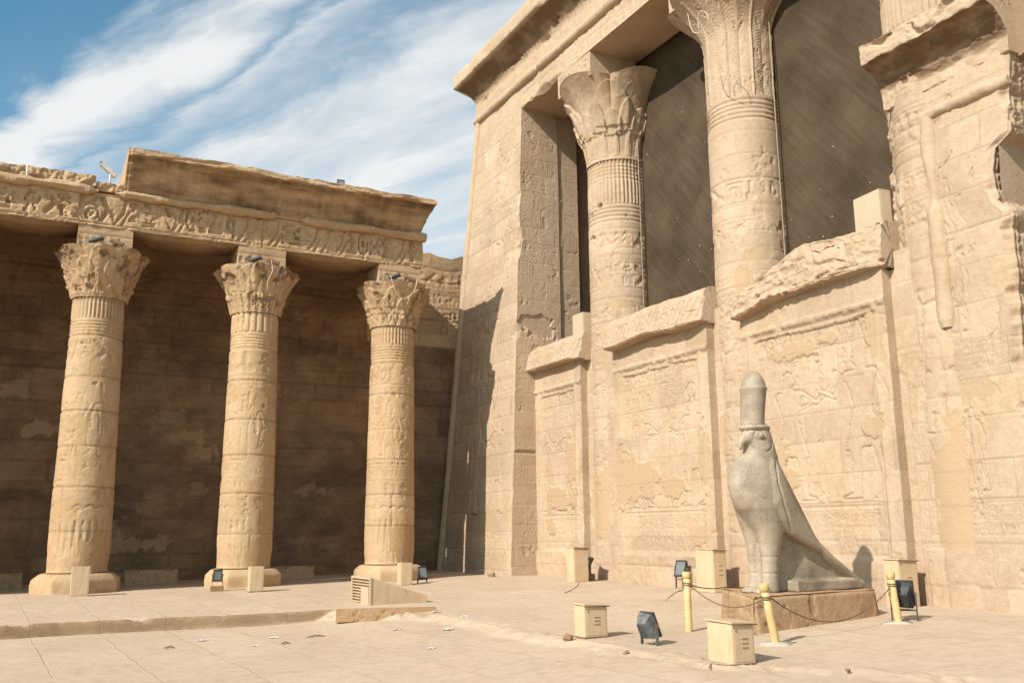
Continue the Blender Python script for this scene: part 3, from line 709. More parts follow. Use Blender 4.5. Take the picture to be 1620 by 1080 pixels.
def build_entablature():
    zb, zt = zs(17.8), zs(18.82); y0, y1 = 29.72, 3.0
    x0 = 13.72
    gm = GM(); c = Canvas(26.3 - y1, zt - zb, 0.04, 41)
    c.courses(0.45, 1.8, 3.2, 0.010, 0.02, 0.14, dirt=.2)
    c.text_row(0.3, c.W, 0.08, 0.36, -0.02); c.text_row(0.3, c.W, 0.50, 0.33, -0.016)
    c.erode(1.5, 0.05, 0.4); h, A = c.out(0.014)
    # ragged lower arris near the pier
    z = zb + c.v[:, None]; y = 26.3 - c.u[None, :]
    rag = 0.13 * np.clip(fbm1(c.nu, 30, 5, 42) + 0.2, 0, 1) * np.exp(-((c.u - 1.4) / 1.1) ** 2)
    x = facade_x(x0, z) - h + np.clip(rag[None, :] * 2.2 - c.v[:, None], 0, None)
    gm.panel(np.stack([x, np.broadcast_to(y, x.shape), np.broadcast_to(z, x.shape)], -1), A, (1.75, 0, 0))
    arch = gm.build('architrave', M['hall'], HALL)
    # roll moulding
    S = np.arange(y1, y0 + 0.15, 0.05).astype(np.float32); n = fbm1(len(S), 60, 4, 43)
    gap = np.where(np.abs(S - 24.95) < 0.05, 0.35, 1.0)
    gm = GM(); roll(gm, 0.16, S, lambda s, p, q: (facade_x(x0, zt) - 0.02 + p, s, zt + 0.02 + q), 12, 44, gap, 0.22)
    gm.build('roll_moulding', M['hall'], HALL)
    # frieze band and cavetto cornice
    gm = GM(); zf = zt + 0.05
    pr = cavetto(16, 0.72, 0.88, 0.52, 0.0, -4.0); pr[:, 1] += 0.0
    body = np.concatenate([[[-4.0, -0.1], [0.0, -0.1]], [[0.0, t] for t in np.linspace(0, 0.62, 8)], pr[3:] * [1, 1] + [0, 0.62]]).astype(np.float32)
    # dense run so the flutes and damage read
    S = np.arange(y1, y0 + 0.36, 0.045).astype(np.float32)
    n2 = fbm(len(body), len(S), (6, 14), 5, 45, 0.6); n3 = fbm(len(body), len(S), (3, 30), 4, 46)
    def disp(s, p, z):
        t = np.clip(z - 0.62, 0, 1)
        fl = 0.025 * np.abs(np.sin(s * math.pi / 0.21)) * (t > 0.05) * (t < 0.86)
        k = (p > -0.02)
        return p + k * (-fl + 0.035 * n2 - 0.10 * sstep(0.45, 0.6, n3) * (z > 0.6)), z + 0.02 * n3 * (z > 1.3)
    A = np.zeros((len(body), len(S), 3), np.float32); A[..., 1] = 0.5 + 0.12 * n3
    zz = body[:, 1:]; A[..., 2] = np.clip(sstep(0.72, 1.1, zz) * (1 - sstep(1.46, 1.5, zz)) * (0.82 + 0.45 * n2), 0, 0.92)  # hollow darkened in colour for the shade under the lip, over brown stain
    sweep(gm, body, S, lambda s, p, z: (facade_x(x0, zf) + 0.06 - p, s + np.where(s > y0 + 0.1, np.clip(p, 0, 1) * 0.7, 0), zf + z), disp, A)
    gm.build('cornice', M['hall'], HALL)
build_entablature()

# screen walls between the columns ------------------------------------------------------------
def screen_wall(yl, yr, zc, seed, figs, patches, top_rag=0.0, cell=0.02):
    """yl > yr: left and right ends as seen from the court; zc = underside of its cornice"""
    z0 = HG - 0.15; W, H = yl - yr, zc - z0
    c = Canvas(W, H, cell, seed); o = -z0
    c.courses(0.66, 0.7, 1.7, 0.010, 0.02, 0.15, dirt=.22)
    fr = 0.34                                               # raised border and bead
    inner = ((c.u[None, :] > fr) & (c.u[None, :] < W - fr) & (c.v[:, None] < zs(6.45) + o) & (c.v[:, None] > zs(0.85) + o)).astype(np.float32)
    c.h -= 0.05 * blur(inner, 1)
    for u in (fr - 0.06, W - fr + 0.06):
        c.seg((u, zs(0.85) + o), (u, zs(6.5) + o), 0.09, 0.045, 'h')
    tb = zs(6.52) + o
    n = fbm1(c.nu, 25, 5, seed + 3)
    for k in range(int(W / 0.1)):
        if n[min(c.nu - 1, int(k * 0.1 / c.du))] < 0.5: c.seg((k * 0.1, tb), (k * 0.1 + 0.1, tb), 0.11 * c.r.uniform(.6, 1.2), 0.06 * c.r.uniform(.5, 1.1), 'h')
    a, b = fr + 0.1, W - fr - 0.1
    # dado of text bands
    for z, sz in ((0.98, .2), (1.27, .22), (1.62, .24)): c.text_row(a, b, zs(z) + o, sz, -0.014)
    c.seg((a, zs(2.03) + o), (b, zs(2.03) + o), 0.05, -0.025); c.seg((a, zs(2.12) + o), (b, zs(2.12) + o), 0.02, -0.015)
    for k in range(int(W / .42)): c.seg((a + k * .42, zs(2.0) + o), (a + k * .42 + .03, zs(2.0) + o), .04, -.03)
    # text columns over the scene, then the figures
    c.text_row(a, b, zs(6.0) + o, 0.3, -0.016)
    k = 0
    while a + k * 0.34 < b - 0.3:
        if (k * 7 + seed) % 5: c.text_col(a + k * 0.34, zs(5.15 - 0.7 * ((k * 13 + seed) % 3)) + o, zs(5.9) + o, 0.27, -0.015)
        k += 1
    for (u, H_, face, cr, pose, disk) in figs: c.figure(u, zs(2.17) + o, H_, face, cr, pose, 0.045, disk)
    c.erode(1.1, 0.32, 0.3)
    for (u, z, ru, rv) in patches: c.blob(u, z + o, ru, rv)
    c.chips(0.5, 0.72, 0.02)
    for _ in range(3): c.crack(c.r.uniform(.3, W - .3), c.r.uniform(1, H - .5), c.r.uniform(.4, 1.2), c.r.uniform(-.5, .5), .015, .02)
    h, A = c.out(0.010)
    pl = sstep(zs(0.82) + o, zs(0.80) + o, c.v)[:, None]     # plinth course stands proud, weathered
    h = h + pl * (0.05 + 0.05 * c.noise(0.8, 4)); A[..., 0] = np.maximum(A[..., 0], pl * np.clip(0.2 + 0.9 * c.noise(0.9, 4), 0, 1))
    z = z0 + c.v[:, None]; y = yl - c.u[None, :]
    gm = GM(); gm.panel(np.stack([HX - h, np.broadcast_to(y, h.shape), np.broadcast_to(z, h.shape)], -1), A, (0.95, 0, 0))
    return gm.build('screen_wall', M['hall'], HALL)
def wall_cornice(parent, yl, yr, zc, d, H, seed, rag, flute, name='cornice', topfun=None, botfun=None):
    """what is left of a screen wall's cornice: overhanging foot, fluted face leaning back, broken top"""
    gm = GM(); S = np.arange(yr, yl + 0.001, 0.02).astype(np.float32)
    body = resample(np.array([(-.9, -.05), (0, -.05), (.0, -.02), (d * .5, -.01), (d - .02, .0), (d + .02, .05 * H), (d + .01, .12 * H), (d - .05, .35 * H), (d - .10, .58 * H), (d - .13, .68 * H), (d - .2, .80 * H), (d - .36, .93 * H), (-.12, H), (-.9, H * 1.02)], np.float32), .022)
    nb = len(body); n2 = fbm(nb, len(S), (7, 9), 6, seed, 0.6); n3 = fbm(nb, len(S), (22, 40), 5, seed + 1, 0.55)
    n1 = fbm1(len(S), 22, 5, seed + 2)[None, :]
    def disp(s, p, z):
        k = (p > -0.1).astype(np.float32); t = np.clip(z / H, 0, 1.1)
        fr = np.abs(((s + 0.35 * z) / 0.2) % 1.0 - .5); fl = flute * sstep(.17, .05, fr) * sstep(.06, .12, t) * sstep(.74, .66, t)
        end = .55 * sstep(yr + .55, yr, s) + .15 * sstep(yl - .15, yl, s)
        p2 = p - k * np.clip(p, 0, 1) * end * (1 + .4 * n3) - k * (0.01 + fl - rag * 0.028 * n2 - rag * .30 * np.clip(n3, -.8, .6) * sstep(-.1, .25, t) + rag * .16 * sstep(.12, .25, n3) + .16 * rag * np.clip(n1, 0, 1) * sstep(.35, .1, t))
        z2 = z + rag * .10 * n3 * (t > .3) + rag * .02 * n2 * (t > .5)
        tf = (topfun(s) if topfun is not None else 1.0) + .10 * rag * n1
        z2 = np.where(z > 0, z2 * tf, z2)
        if botfun is not None: z2 = z2 + botfun(s) * (1 - np.clip(t, 0, 1))
        return p2, z2
    A = np.zeros((nb, len(S), 3), np.float32); A[..., 1] = 0.5 + 0.12 * n3 * rag; A[..., 0] = .35 * sstep(.1, .5, n3) * rag; A[..., 2] = .18 * sstep(.25, .6, n2)
    sweep(gm, body, S, lambda s, p, z: (HX - p, s, zc + z), disp, A)
    return gm.build(name, M['hall'], parent)
sw = screen_wall(26.28, 23.46, 6.66, 51, [(.85, 2.6, 1, 'tall', 1, False), (1.95, 2.7, -1, 'tall', 1, False)],
                 [(2.15, 3.6, .3, .9), (1.5, 2.45, .85, .36), (.8, 1.7, .3, .26)])
wall_cornice(sw, 26.9, 23.2, 6.60, 0.36, 0.86, 61, 0.10, 0.055)
sw = screen_wall(21.70, 17.58, 6.66, 52, [(1.15, 2.7, 1, 'tall', 1, False), (3.35, 2.75, -1, 'wig', 0, True)],
                 [(1.0, 2.9, .95, .55), (.25, 3.0, .3, .8), (3.55, 1.45, .25, .26), (3.8, 3.2, .22, .8), (2.6, 2.6, .5, .3)])
wall_cornice(sw, 21.74, 17.5, 6.56, 0.40, 0.92, 62, 0.18, 0.055, botfun=lambda s: 0.05 * np.sin(s * 2.3))
sw = screen_wall(16.36, 12.22, 6.72, 53, [(1.35, 2.9, 1, 'wig', 1, False), (3.35, 3.15, -1, 'tall', 0, False)],
                 [(1.75, 5.35, .75, .17), (2.6, 5.45, .25, .13), (3.85, 5.2, .25, .55), (1.0, 3.1, .2, .35), (3.7, 3.55, .3, .22), (1.2, 2.6, .3, .2)])
wall_cornice(sw, 16.36, 12.1, 6.54, 0.32, 0.80, 63, 0.62, 0.0,
             topfun=lambda s: np.interp(s, [11.3, 11.8, 12.4, 13.2, 14.2, 15.0, 15.8, 16.3], [1.6, 1.35, 1.2, 1.28, 1.36, 1.2, .9, .6]),
             botfun=lambda s: np.interp(s, [11.3, 12.0, 13.5, 15.0, 16.3], [.15, .06, .06, .0, -.2]))

def build_core():
    z0 = HG - .2; c = Canvas(26.2 - 11.0, 6.9 - z0, .03, 55); c.courses(.66, .8, 1.8, .01, .02, .1)
    c.text_row(0, c.W, 2.2, .3, -.014); c.text_row(0, c.W, 4.5, .4, -.014); c.erode(1, .1, .4)
    for u in (3.0, 3.25, 8.9, 9.1, 13.6): c.blob(u, c.r.uniform(1.5, 4.5), .3, c.r.uniform(.3, .9))
    h, A = c.out(.01); gm = GM(); y = 26.2 - c.u[None, :]; z = z0 + c.v[:, None]
    gm.panel(np.stack([14.93 - h, np.broadcast_to(y, h.shape), np.broadcast_to(z, h.shape)], -1), A, (.5, 0, 0)); gm.build('core_wall', M['hall'], HALL)
build_core()
# columns of the hall ------------------------------------------------------------------------
def capital_mesh(cx, cy, z0, H, r0, R, kind, seed, mat, parent, th0=0.0, rough=0.02, cell=0.03):
    nth = int(2 * math.pi * R / cell); nt = int(H * 1.15 / cell)
    th = np.linspace(0, 2 * math.pi, nth, endpoint=False); t = np.linspace(0, 1, nt)
    T, TH = np.meshgrid(t, th, indexing='ij')
    def lobes(n, off, p=0.6): return np.abs(np.cos(n * 0.5 * (TH - off))) ** p
    def leaf_row(n, off, a, b, width, rise, power=2.0):
        d = (TH - off + math.pi / n) % (2 * math.pi / n) - math.pi / n
        s = np.clip((T - a) / (b - a), 0, 1)
        wv = width * math.pi / n * np.sqrt(np.clip(1 - s ** power, 0, 1))
        ins = sstep(0, 0.03, wv - np.abs(d)) * (T >= a) * (T <= b)
        rib = np.exp(-(d / (0.05 * 2 * math.pi / n * 2)) ** 2)
        return ins * (rise * (0.35 + 0.65 * s) + 0.25 * rise * rib), ins
    A = np.zeros((nt, nth, 3), np.float32); A[..., 1] = 0.5
    if kind == 'umbel':
        L = lobes(8, th0, 0.5); big = lobes(4, th0, 0.8)
        fl = 0.36 * T + 0.64 * T ** 4.2
        r = r0 + (R - r0) * fl * (0.55 + 0.45 * big ** .55 * (0.2 + 0.8 * T) + 0.45 * (1 - T)) + .06 * np.exp(-(T / .05) ** 2)
        ztop = H * (0.86 + 0.14 * np.maximum(big ** .7, 0.6 * L))
        for args in ((4, th0 + math.pi / 4, .40, .93, .62, .12), (8, th0 + math.pi / 8, .34, .70, .62, .13), (8, th0, .30, .60, .72, .11), (16, th0 + .1, .05, .36, .62, .05)):
            h, ins = leaf_row(*args); r = np.where(ins > 0.3, np.maximum(r, r * (1 - ins) + (r + h) * ins), r)
    elif kind == 'palm':
        n = 9; L = lobes(n, th0, 0.42)
        fl = 0.04 * T + 0.96 * np.clip((T - .58) / .42, 0, 1) ** 1.9
        r = r0 + (R - r0) * fl * (0.55 + 0.45 * L) - 0.06 * (1 - L) * (T > 0.02)
        d = (TH - th0 + math.pi / n) % (2 * math.pi / n) - math.pi / n
        r = r + 0.035 * np.exp(-(d / 0.03) ** 2) * (T < 0.93)
        ch = np.abs(((T * H * 1.0 - np.abs(d) * 1.0) / 0.085) % 1.0 - 0.5) * 2
        r = r - 0.011 * sstep(0.5, 0.95, ch) * (np.abs(d) > 0.04) * (np.abs(d) < 0.30) * (T > 0.03) * (T < 0.96)
        ztop = H * (0.84 + 0.16 * L)
    else:      # weathered composite of many small buds
        L = lobes(8, th0, 0.5)
        fl = 0.22 * T + 0.10 * np.sin(T * math.pi) + 0.78 * T ** 2.6
        r = r0 + (R - r0) * fl * (0.74 + 0.26 * L * T + 0.26 * (1 - T))
        ztop = H * (0.93 + 0.07 * L)
        if kind == 'lily':
            rows = ((8, th0, .50, .98, .75, .05), (8, th0 + math.pi / 8, .38, .80, .7, .06), (8, th0, .22, .52, .85, .07), (16, th0, .05, .28, .8, .045), (16, th0 + .2, .0, .12, .8, .03))
        elif kind == 'bundle':
            rows = ((16, th0, .45, .95, .66, .05), (16, th0 + .2, .30, .7, .62, .05), (24, th0, .0, .42, .62, .045), (8, th0, .6, .99, .35, .06))
        else:
            rows = ((8, th0, .42, .85, .9, .075), (8, th0 + math.pi / 8, .28, .66, .8, .08), (16, th0, .14, .34, .85, .06), (22, th0, .0, .16, .85, .04), (22, th0 + .14, .10, .24, .85, .04))
        for args in rows:
            h, ins = leaf_row(*args); r = r + h * ins
    n1 = fbm(nt, nth + 40, 14, 5, seed, 0.6); k = 40
    w = np.linspace(0, 1, k)[None, :]; nz = n1[:, :nth].copy(); nz[:, :k] = n1[:, nth:nth + k] * (1 - w) + n1[:, :k] * w
    r = r + rough * nz - rough * (1.0 if kind == 'umbel' else 2.6) * sstep(0.35, 0.6, nz) * (T > 0.1)
    Z = z0 + T * ztop
    # curl the lip over
    lip = sstep(0.93, 1.0, T); Z = Z + 0.0 * lip; r = r - 0.02 * lip
    if kind != 'palm': A[..., 2] = (0.4 if kind == 'umbel' else 1.0) * np.clip(0.55 * sstep(-.1, .5, nz) * sstep(.35, .9, T) + 0.25 * sstep(0, .5, nz), 0, .6)
    P = np.stack([cx + r * np.cos(TH), cy + r * np.sin(TH), Z], -1)
    gm = GM(); gm.grid(P, A, wrap=True)
    ring = P[-1]; inner = ring.copy(); cc = np.array([cx, cy]); inner[:, :2] = cc + (ring[:, :2] - cc) * 0.55; inner[:, 2] = ring[:, 2] * 0.5 + (z0 + H * 0.97) * 0.5
    gm.grid(np.stack([ring, inner]), np.stack([A[-1], A[-1]]), wrap=True); gm.tri_fan(inner)
    return gm.build('capital', mat, parent)

def hall_column(cx, cy, seed, z_neck, H, R, kind, th0, abacus=True, R0=0.935):
    z0 = HG - 0.1; rc = 0.9
    front = math.pi * 1.2                                   # direction toward the viewer
    def paint(c):
        c.courses(0.66, 1.2, 2.4, 0.010, 0.02, 0.13, dirt=.2)
        for k in range(5): c.seg((0, z_neck - z0 - 0.12 - k * 0.12), (c.W, z_neck - z0 - 0.12 - k * 0.12), 0.04, -0.035, 'h')
        if kind != 'palm':
            n = 46
            for i in range(n): c.seg((i * c.W / n, z_neck - z0 - 1.35), (i * c.W / n, z_neck - z0 - 0.0), 0.035, -0.05, 'h')
            c.h[(c.v > z_neck - z0 - 0.75)[:, None] & (c.v < z_neck - z0 - 0.1)[:, None] & (c.u[None, :] > -1)] += 0.0
            for k in range(5):
                v = z_neck - z0 - 1.42 - k * 0.13; c.seg((0, v), (c.W, v), 0.045, -0.03, 'h')
        v = z_neck - z0 - 2.75
        for sz, band in ((0.5, 1), (0.28, 1), (0.62, 1), (0.3, 0), (0.26, 1), (0.55, 1), (0.3, 1), (0.4, 1)):
            c.text_row(0, c.W, v, sz, -0.022); v -= sz * 1.3 + 0.1
        for k in range(5):
            u = u_of(rc, front + (k - 2) * 0.62)
            c.figure(u, 4.4, 2.0, 1 if k % 2 else -1, ('tall', 'wig', 'flat')[k % 3], k % 3, 0.03)
            c.figure(u, 1.5, 2.2, -1 if k % 2 else 1, ('wig', 'flat', 'tall')[k % 3], (k + 1) % 3, 0.03)
        for k in range(18):                                  # scalloped band
            u0 = k * c.W / 18; c.line([(u0 + c.W / 18 * q, 6.9 + 0.09 * math.sin(q * math.pi)) for q in np.linspace(0, 1, 7)], 0.03, -0.03)
        c.erode(1.2, 0.3, 0.3)
        for (a, z, ru, rv) in ((front - .5, 2.3, .5, 1.0), (front - .2, 7.4, .3, .3), (front + .3, 8.1, .35, .2), (front, 1.1, .4, .35), (front + .1, 5.7, .18, .28)):
            c.blob(u_of(rc, a + (seed % 7) * .05), z, ru, rv)
        if kind == 'umbel':
            for a, z in ((front - .75, 11.0), (front - .3, 11.25), (front - .7, 10.3)): c.blob(u_of(rc, a), z, 0.09, 0.09, 'hole', 0.16, 0.3)
        c.chips(0.4, 0.6, 0.02)
    gm = GM(); lathe(gm, cx, cy, rc, z0, z_neck, lambda z: R0 + 0.03 - 0.05 * (z / z_neck), 0.028, paint, seed)
    col = gm.build('column', M['hall'], HALL)
    capital_mesh(cx, cy, z_neck, H, R0 * (0.93 if kind != 'palm' else 0.95), R, kind, seed + 5, M['hall'], col, th0, 0.012, 0.022)
    if abacus:
        gm = GM(); zt = zs(17.8) - 0.004; zb = z_neck + H * 0.93
        xa = facade_x(13.72, zt) + 0.01
        c = Canvas(1.9, zt - zb, 0.03, seed + 9); c.text_row(0, 1.9, 0.15, min(0.5, (zt - zb) * .6), -0.02); h, A = c.out(0.012)
        y = cy + 0.95 - c.u[None, :]; z = zb + c.v[:, None]
        gm.panel(np.stack([xa - h, np.broadcast_to(y, h.shape), np.broadcast_to(z, h.shape)], -1), A, (1.70, 0, 0))
        gm.build('abacus', M['hall'], col)
    return col
CX = 15.8
hall_column(CX, 22.80, 71, 12.60, 2.66, 1.88, 'umbel', rad(186))
hall_column(CX, 17.00, 72, 12.16, 3.06, 1.88, 'palm', rad(207))
hall_column(CX, 11.38, 73, 12.86, 2.45, 1.76, 'umbel', rad(200))

# door jamb ----------------------------------------------------------------------------------
def jamb_edge(z):
    n = fbm1(300, 10, 5, 91); return np.interp(np.asarray(z) / 12 * 299, np.arange(300), np.maximum(0, n + 0.15))
JX, JYL, JYR, JZ = 14.94, 12.30, 9.40, 10.08
def build_jamb():
    z0 = HG - 0.2; gm = GM(); JYB = 8.5
    c = Canvas(JYL - JYB, JZ - z0, 0.02, 81); o = -z0
    c.courses(0.68, 0.8, 1.7, 0.012, 0.02, 0.15, dirt=.28)
    yl = lambda y: JYL - y
    # horizontal text band groups and relief scenes
    for z in (4.35, 4.62, 1.75, 1.45): c.text_row(0.85, c.W, z + o, 0.2, -0.014)
    for z, f in ((5.0, 1), (2.15, -1)):
        c.figure(1.45, z + o, 1.55, 1, 'tall', 1, 0.03); c.figure(2.25, z + o, 1.55, -1, 'wig', 0, 0.03)
    c.figure(1.5, 6.75 + o, 1.5, 1, 'wig', 1, 0.03); c.figure(2.2, 6.75 + o, 1.5, -1, 'flat', 2, 0.03)
    t = np.linspace(-.2, math.pi * .8, 16); c.line([(1.1 + .22 * math.cos(q), 9.35 + o + .22 * math.sin(q)) for q in t], .035, -.06)
    c.line([(1.0, 8.0 + o), (1.05, 8.25 + o), (1.35, 8.35 + o)], .03, -.05)
    for k in range(3): c.text_col(0.12 + k * .2, 1.2, 3.6, .16, -.012)
    c.erode(1.0, 0.25, 0.3)
    c.blob(0.75, 5.3 + o, 0.24, 1.1); c.blob(1.9, 3.95 + o, 1.3, 0.26, rag=.8); c.blob(1.25, 7.9 + o, .5, .25); c.blob(0.25, 3.4 + o, .22, .3)
    c.blob(1.0, 4.62 + o, .3, .05, 'hole', .09, .5); c.blob(1.15, 2.95 + o, .07, .05, 'hole', .1, .2)
    c.blob(1.65, 6.0 + o, .05, .06, 'hole', .12, .2)
    for (u, z, L, a) in ((.6, 7.7, 1.6, .15), (1.3, 6.2, .9, .1), (.9, 5.5, .8, -.1), (1.2, 8.9, 1.0, .3), (.8, 6.9, 1.3, .2)): c.crack(u, z + o, L, a, .022, .04)
    c.chips(0.5, 0.66, 0.03)
    h, A = c.out(0.012); z = z0 + c.v[:, None]; y = JYL - c.u[None, :]
    # raised lower post with a broken head
    post = sstep(0.42, 0.44, c.u)[None, :] * sstep(1.16, 1.13, c.u)[None, :] * (z < 4.3 + 0.4 * c.noise(.5, 4))
    foot = sstep(0.65, 0.67, c.u)[None, :] * sstep(1.20, 1.16, c.u)[None, :] * (z < 1.18 + .02 * c.noise(.2, 3))
    h = h + 0.05 * post + 0.10 * foot
    # right arris: ragged, and it leans back out of the frame lower down
    yr = np.interp(z, [0, 4.0, 6.2, 7.0, 7.25, 7.8, 8.2, 8.4, 9.7, 10.2], [9.6, 9.74, 9.68, 9.64, 9.86, 9.94, 9.84, 9.5, 9.38, 9.36]) + 0.10 * jamb_edge(z)
    y = JYL + (np.maximum(yr, JYB) - JYL) * (c.u[None, :] / c.W)
    h = h - np.clip(0.10 - (y - yr), 0, .1) * 1.2 * (jamb_edge(z) + .3)
    # the upper left edge is broken back toward the column
    brk = np.clip((0.80 + 0.12 * c.noise(.4, 5)) - c.u[None, :], 0, None) * sstep(6.6, 7.1, z) * (0.9 + .3 * c.noise(.3, 4))
    h = h - brk * 0.55
    gm.panel(np.stack([JX - h, y, np.broadcast_to(z, h.shape)], -1), A, (3.2, 0, 0))
    # reveal toward the doorway, full of text columns
    c = Canvas(2.6, JZ + 0.3 - 3.4, 0.022, 82); c.courses(0.68, 1, 2, .012, .02, .12)
    for k in range(8): c.text_col(.10 + k * .31, 0, c.H, .25, -.035)
    c.chips(.4, .5, .05); h, A = c.out(.014); z = 3.4 + c.v[:, None]
    yr = np.interp(z, [0, 4.0, 6.2, 7.0, 7.25, 7.8, 8.2, 8.4, 9.7, 10.2], [9.6, 9.74, 9.68, 9.64, 9.86, 9.94, 9.84, 9.5, 9.38, 9.36]) + 0.10 * jamb_edge(z)
    x = JX + 0.04 + c.u[None, :] + 0.1 * jamb_edge(z)
    gm.panel(np.stack([np.broadcast_to(x, h.shape), yr - 0.07 - h, np.broadcast_to(z, h.shape)], -1), A, (0, .3, 0))
    J = gm.build('door_jamb', M['hall'], HALL)
    # broken roll moulding: along the top and down the left side
    gm = GM(); S = np.arange(9.36, 11.16, .025).astype(np.float32)
    roll(gm, 0.14, S, lambda s, p, q: (JX + .04 + p, s, 9.35 + q), 14, 83, np.interp(S, [9.36, 9.6, 9.75, 10.1, 11.16], [.55, .9, 1, 1, .9]), .3)
    S = np.arange(5.16, 9.33, .025).astype(np.float32)
    gap = np.interp(S, [5.1, 5.3, 5.6, 7.4, 7.6, 7.9, 8.8, 9.4], [.8, .97, 1, 1, .6, .65, .97, .85])
    roll(gm, 0.18, S, lambda s, p, q: (JX + 0.06 + p, 11.08 + q, s), 14, 84, gap, .14)
    gm.build('roll_moulding', M['hall'], J)
    # cornice, its top broken into a slope
    gm = GM(); S = np.arange(9.26, 12.02, .025).astype(np.float32)
    body = resample(cavetto(16, .55, .60, .40, .25, -1.2), .03)
    nb = len(body); n2 = fbm(nb, len(S), (8, 10), 5, 85, .6); n3 = fbm(nb, len(S), (16, 30), 4, 86)
    def disp(s, p, z):
        k = (p > -.1); lipz = sstep(.55, .7, z)
        return p + k * (.03 * n2 - .12 * sstep(.3, .5, n3) * lipz), z + .03 * n2 * lipz + np.where((p > -.5) & (z > .85), np.clip(.5 - p, 0, 1) * .35, 0)
    A = np.zeros((nb, len(S), 3), np.float32); A[..., 1] = .5 + .1 * n3; A[..., 2] = np.clip((.8 + .35 * n2) * sstep(.0, .15, body[:, 1:] + .12 * n3) * sstep(.66, .58, body[:, 1:]), 0, .92)  # shade below the lip painted over the hollow's brown stain
    sweep(gm, body, S, lambda s, p, z: (JX - p, s, JZ + .02 + z), disp, A)
    gm.build('cornice', M['hall'], J)
    # stump of the broken lintel over the doorway
    gm = GM(); n = 40; c = Canvas(2.2, 2.0, .05, 87); c.chips(.6, .1, .15); h, A = c.out(.06)
    A[..., 2] = .55
    X = JX + .25 + c.u[None, :] + 0 * c.v[:, None]; Z = 9.87 + .25 * c.noise(.5, 4) + c.v[:, None] * 0
    Y = 9.32 - c.v[:, None] * 1.1 + 0 * c.u[None, :]
    gm.panel(np.stack([X, Y, Z + h], -1), A, (0, 0, 1.6))
    gm.build('lintel_stump', M['hall'], J)
build_jamb()

# dark interior of the hall: roof, far wall, side
def build_interior():
    gm = GM(); gm.box((15.9, 2.0, zs(17.8) + 0.75), (26, 29.6, zs(17.8) + 0.9)); gm.build('roof_slab', M['soot_shade'], HALL, False)
    gm = GM(); gm.box((25.5, 2.0, 0), (26, 29.5, zs(17.8) + .5)); gm.build('inner_wall', M['soot_shade'], HALL, False)
    gm = GM(); gm.box((17.3, 1.5, 0), (25.4, 2.0, zs(17.8) + .5)); gm.build('inner_wall', M['soot_shade'], HALL, False)
build_interior()

def build_nets():
    # bird netting sagging slightly behind the columns, one sheet per opening
    for i, (ya, yb, lab) in enumerate(((26.2, 21.0, 'narrow strip of brown netting between the corner pier and the first hall column'),
                                       (23.1, 16.9, 'brown netting behind the gap between the two large hall columns'),
                                       (17.2, 9.2, 'wide brown netting beside the door jamb, above the cream box on the broken wall'))):
        nu, nv = 60, 90
        U, V = np.meshgrid(np.linspace(0, 1, nu), np.linspace(0, 1, nv))
        y = ya + (yb - ya) * U; z = 5.2 + (zs(17.8) + .5 - 5.2) * V
        x = (16.9 if i == 0 else 16.15) + 0.05 * np.sin(U * math.pi) + 0.03 * fbm(nv, nu, 14, 3, 95 + i)
        P0 = np.stack([x, y, z], -1); gm = GM(); gm.grid(P0); gm.grid(P0 + np.array([.012, 0, 0]))
        o = gm.build('netting', M['net'])
        for yc in ((), (21.83,), (16.02,))[i]:
            gm = GM(); q = np.stack([np.full(nv, 15.95), np.full(nv, yc), z[:, 0]], -1); th = np.linspace(0, 2 * math.pi, 7)
            gm.grid(np.stack([q + np.array([.016 * math.cos(t), .016 * math.sin(t), 0]) for t in th], 1)); link_cord = gm.build('edge_cord', M['cable'], o)
        tag(o, lab, 'net', 'nets over the hall openings')
build_nets()

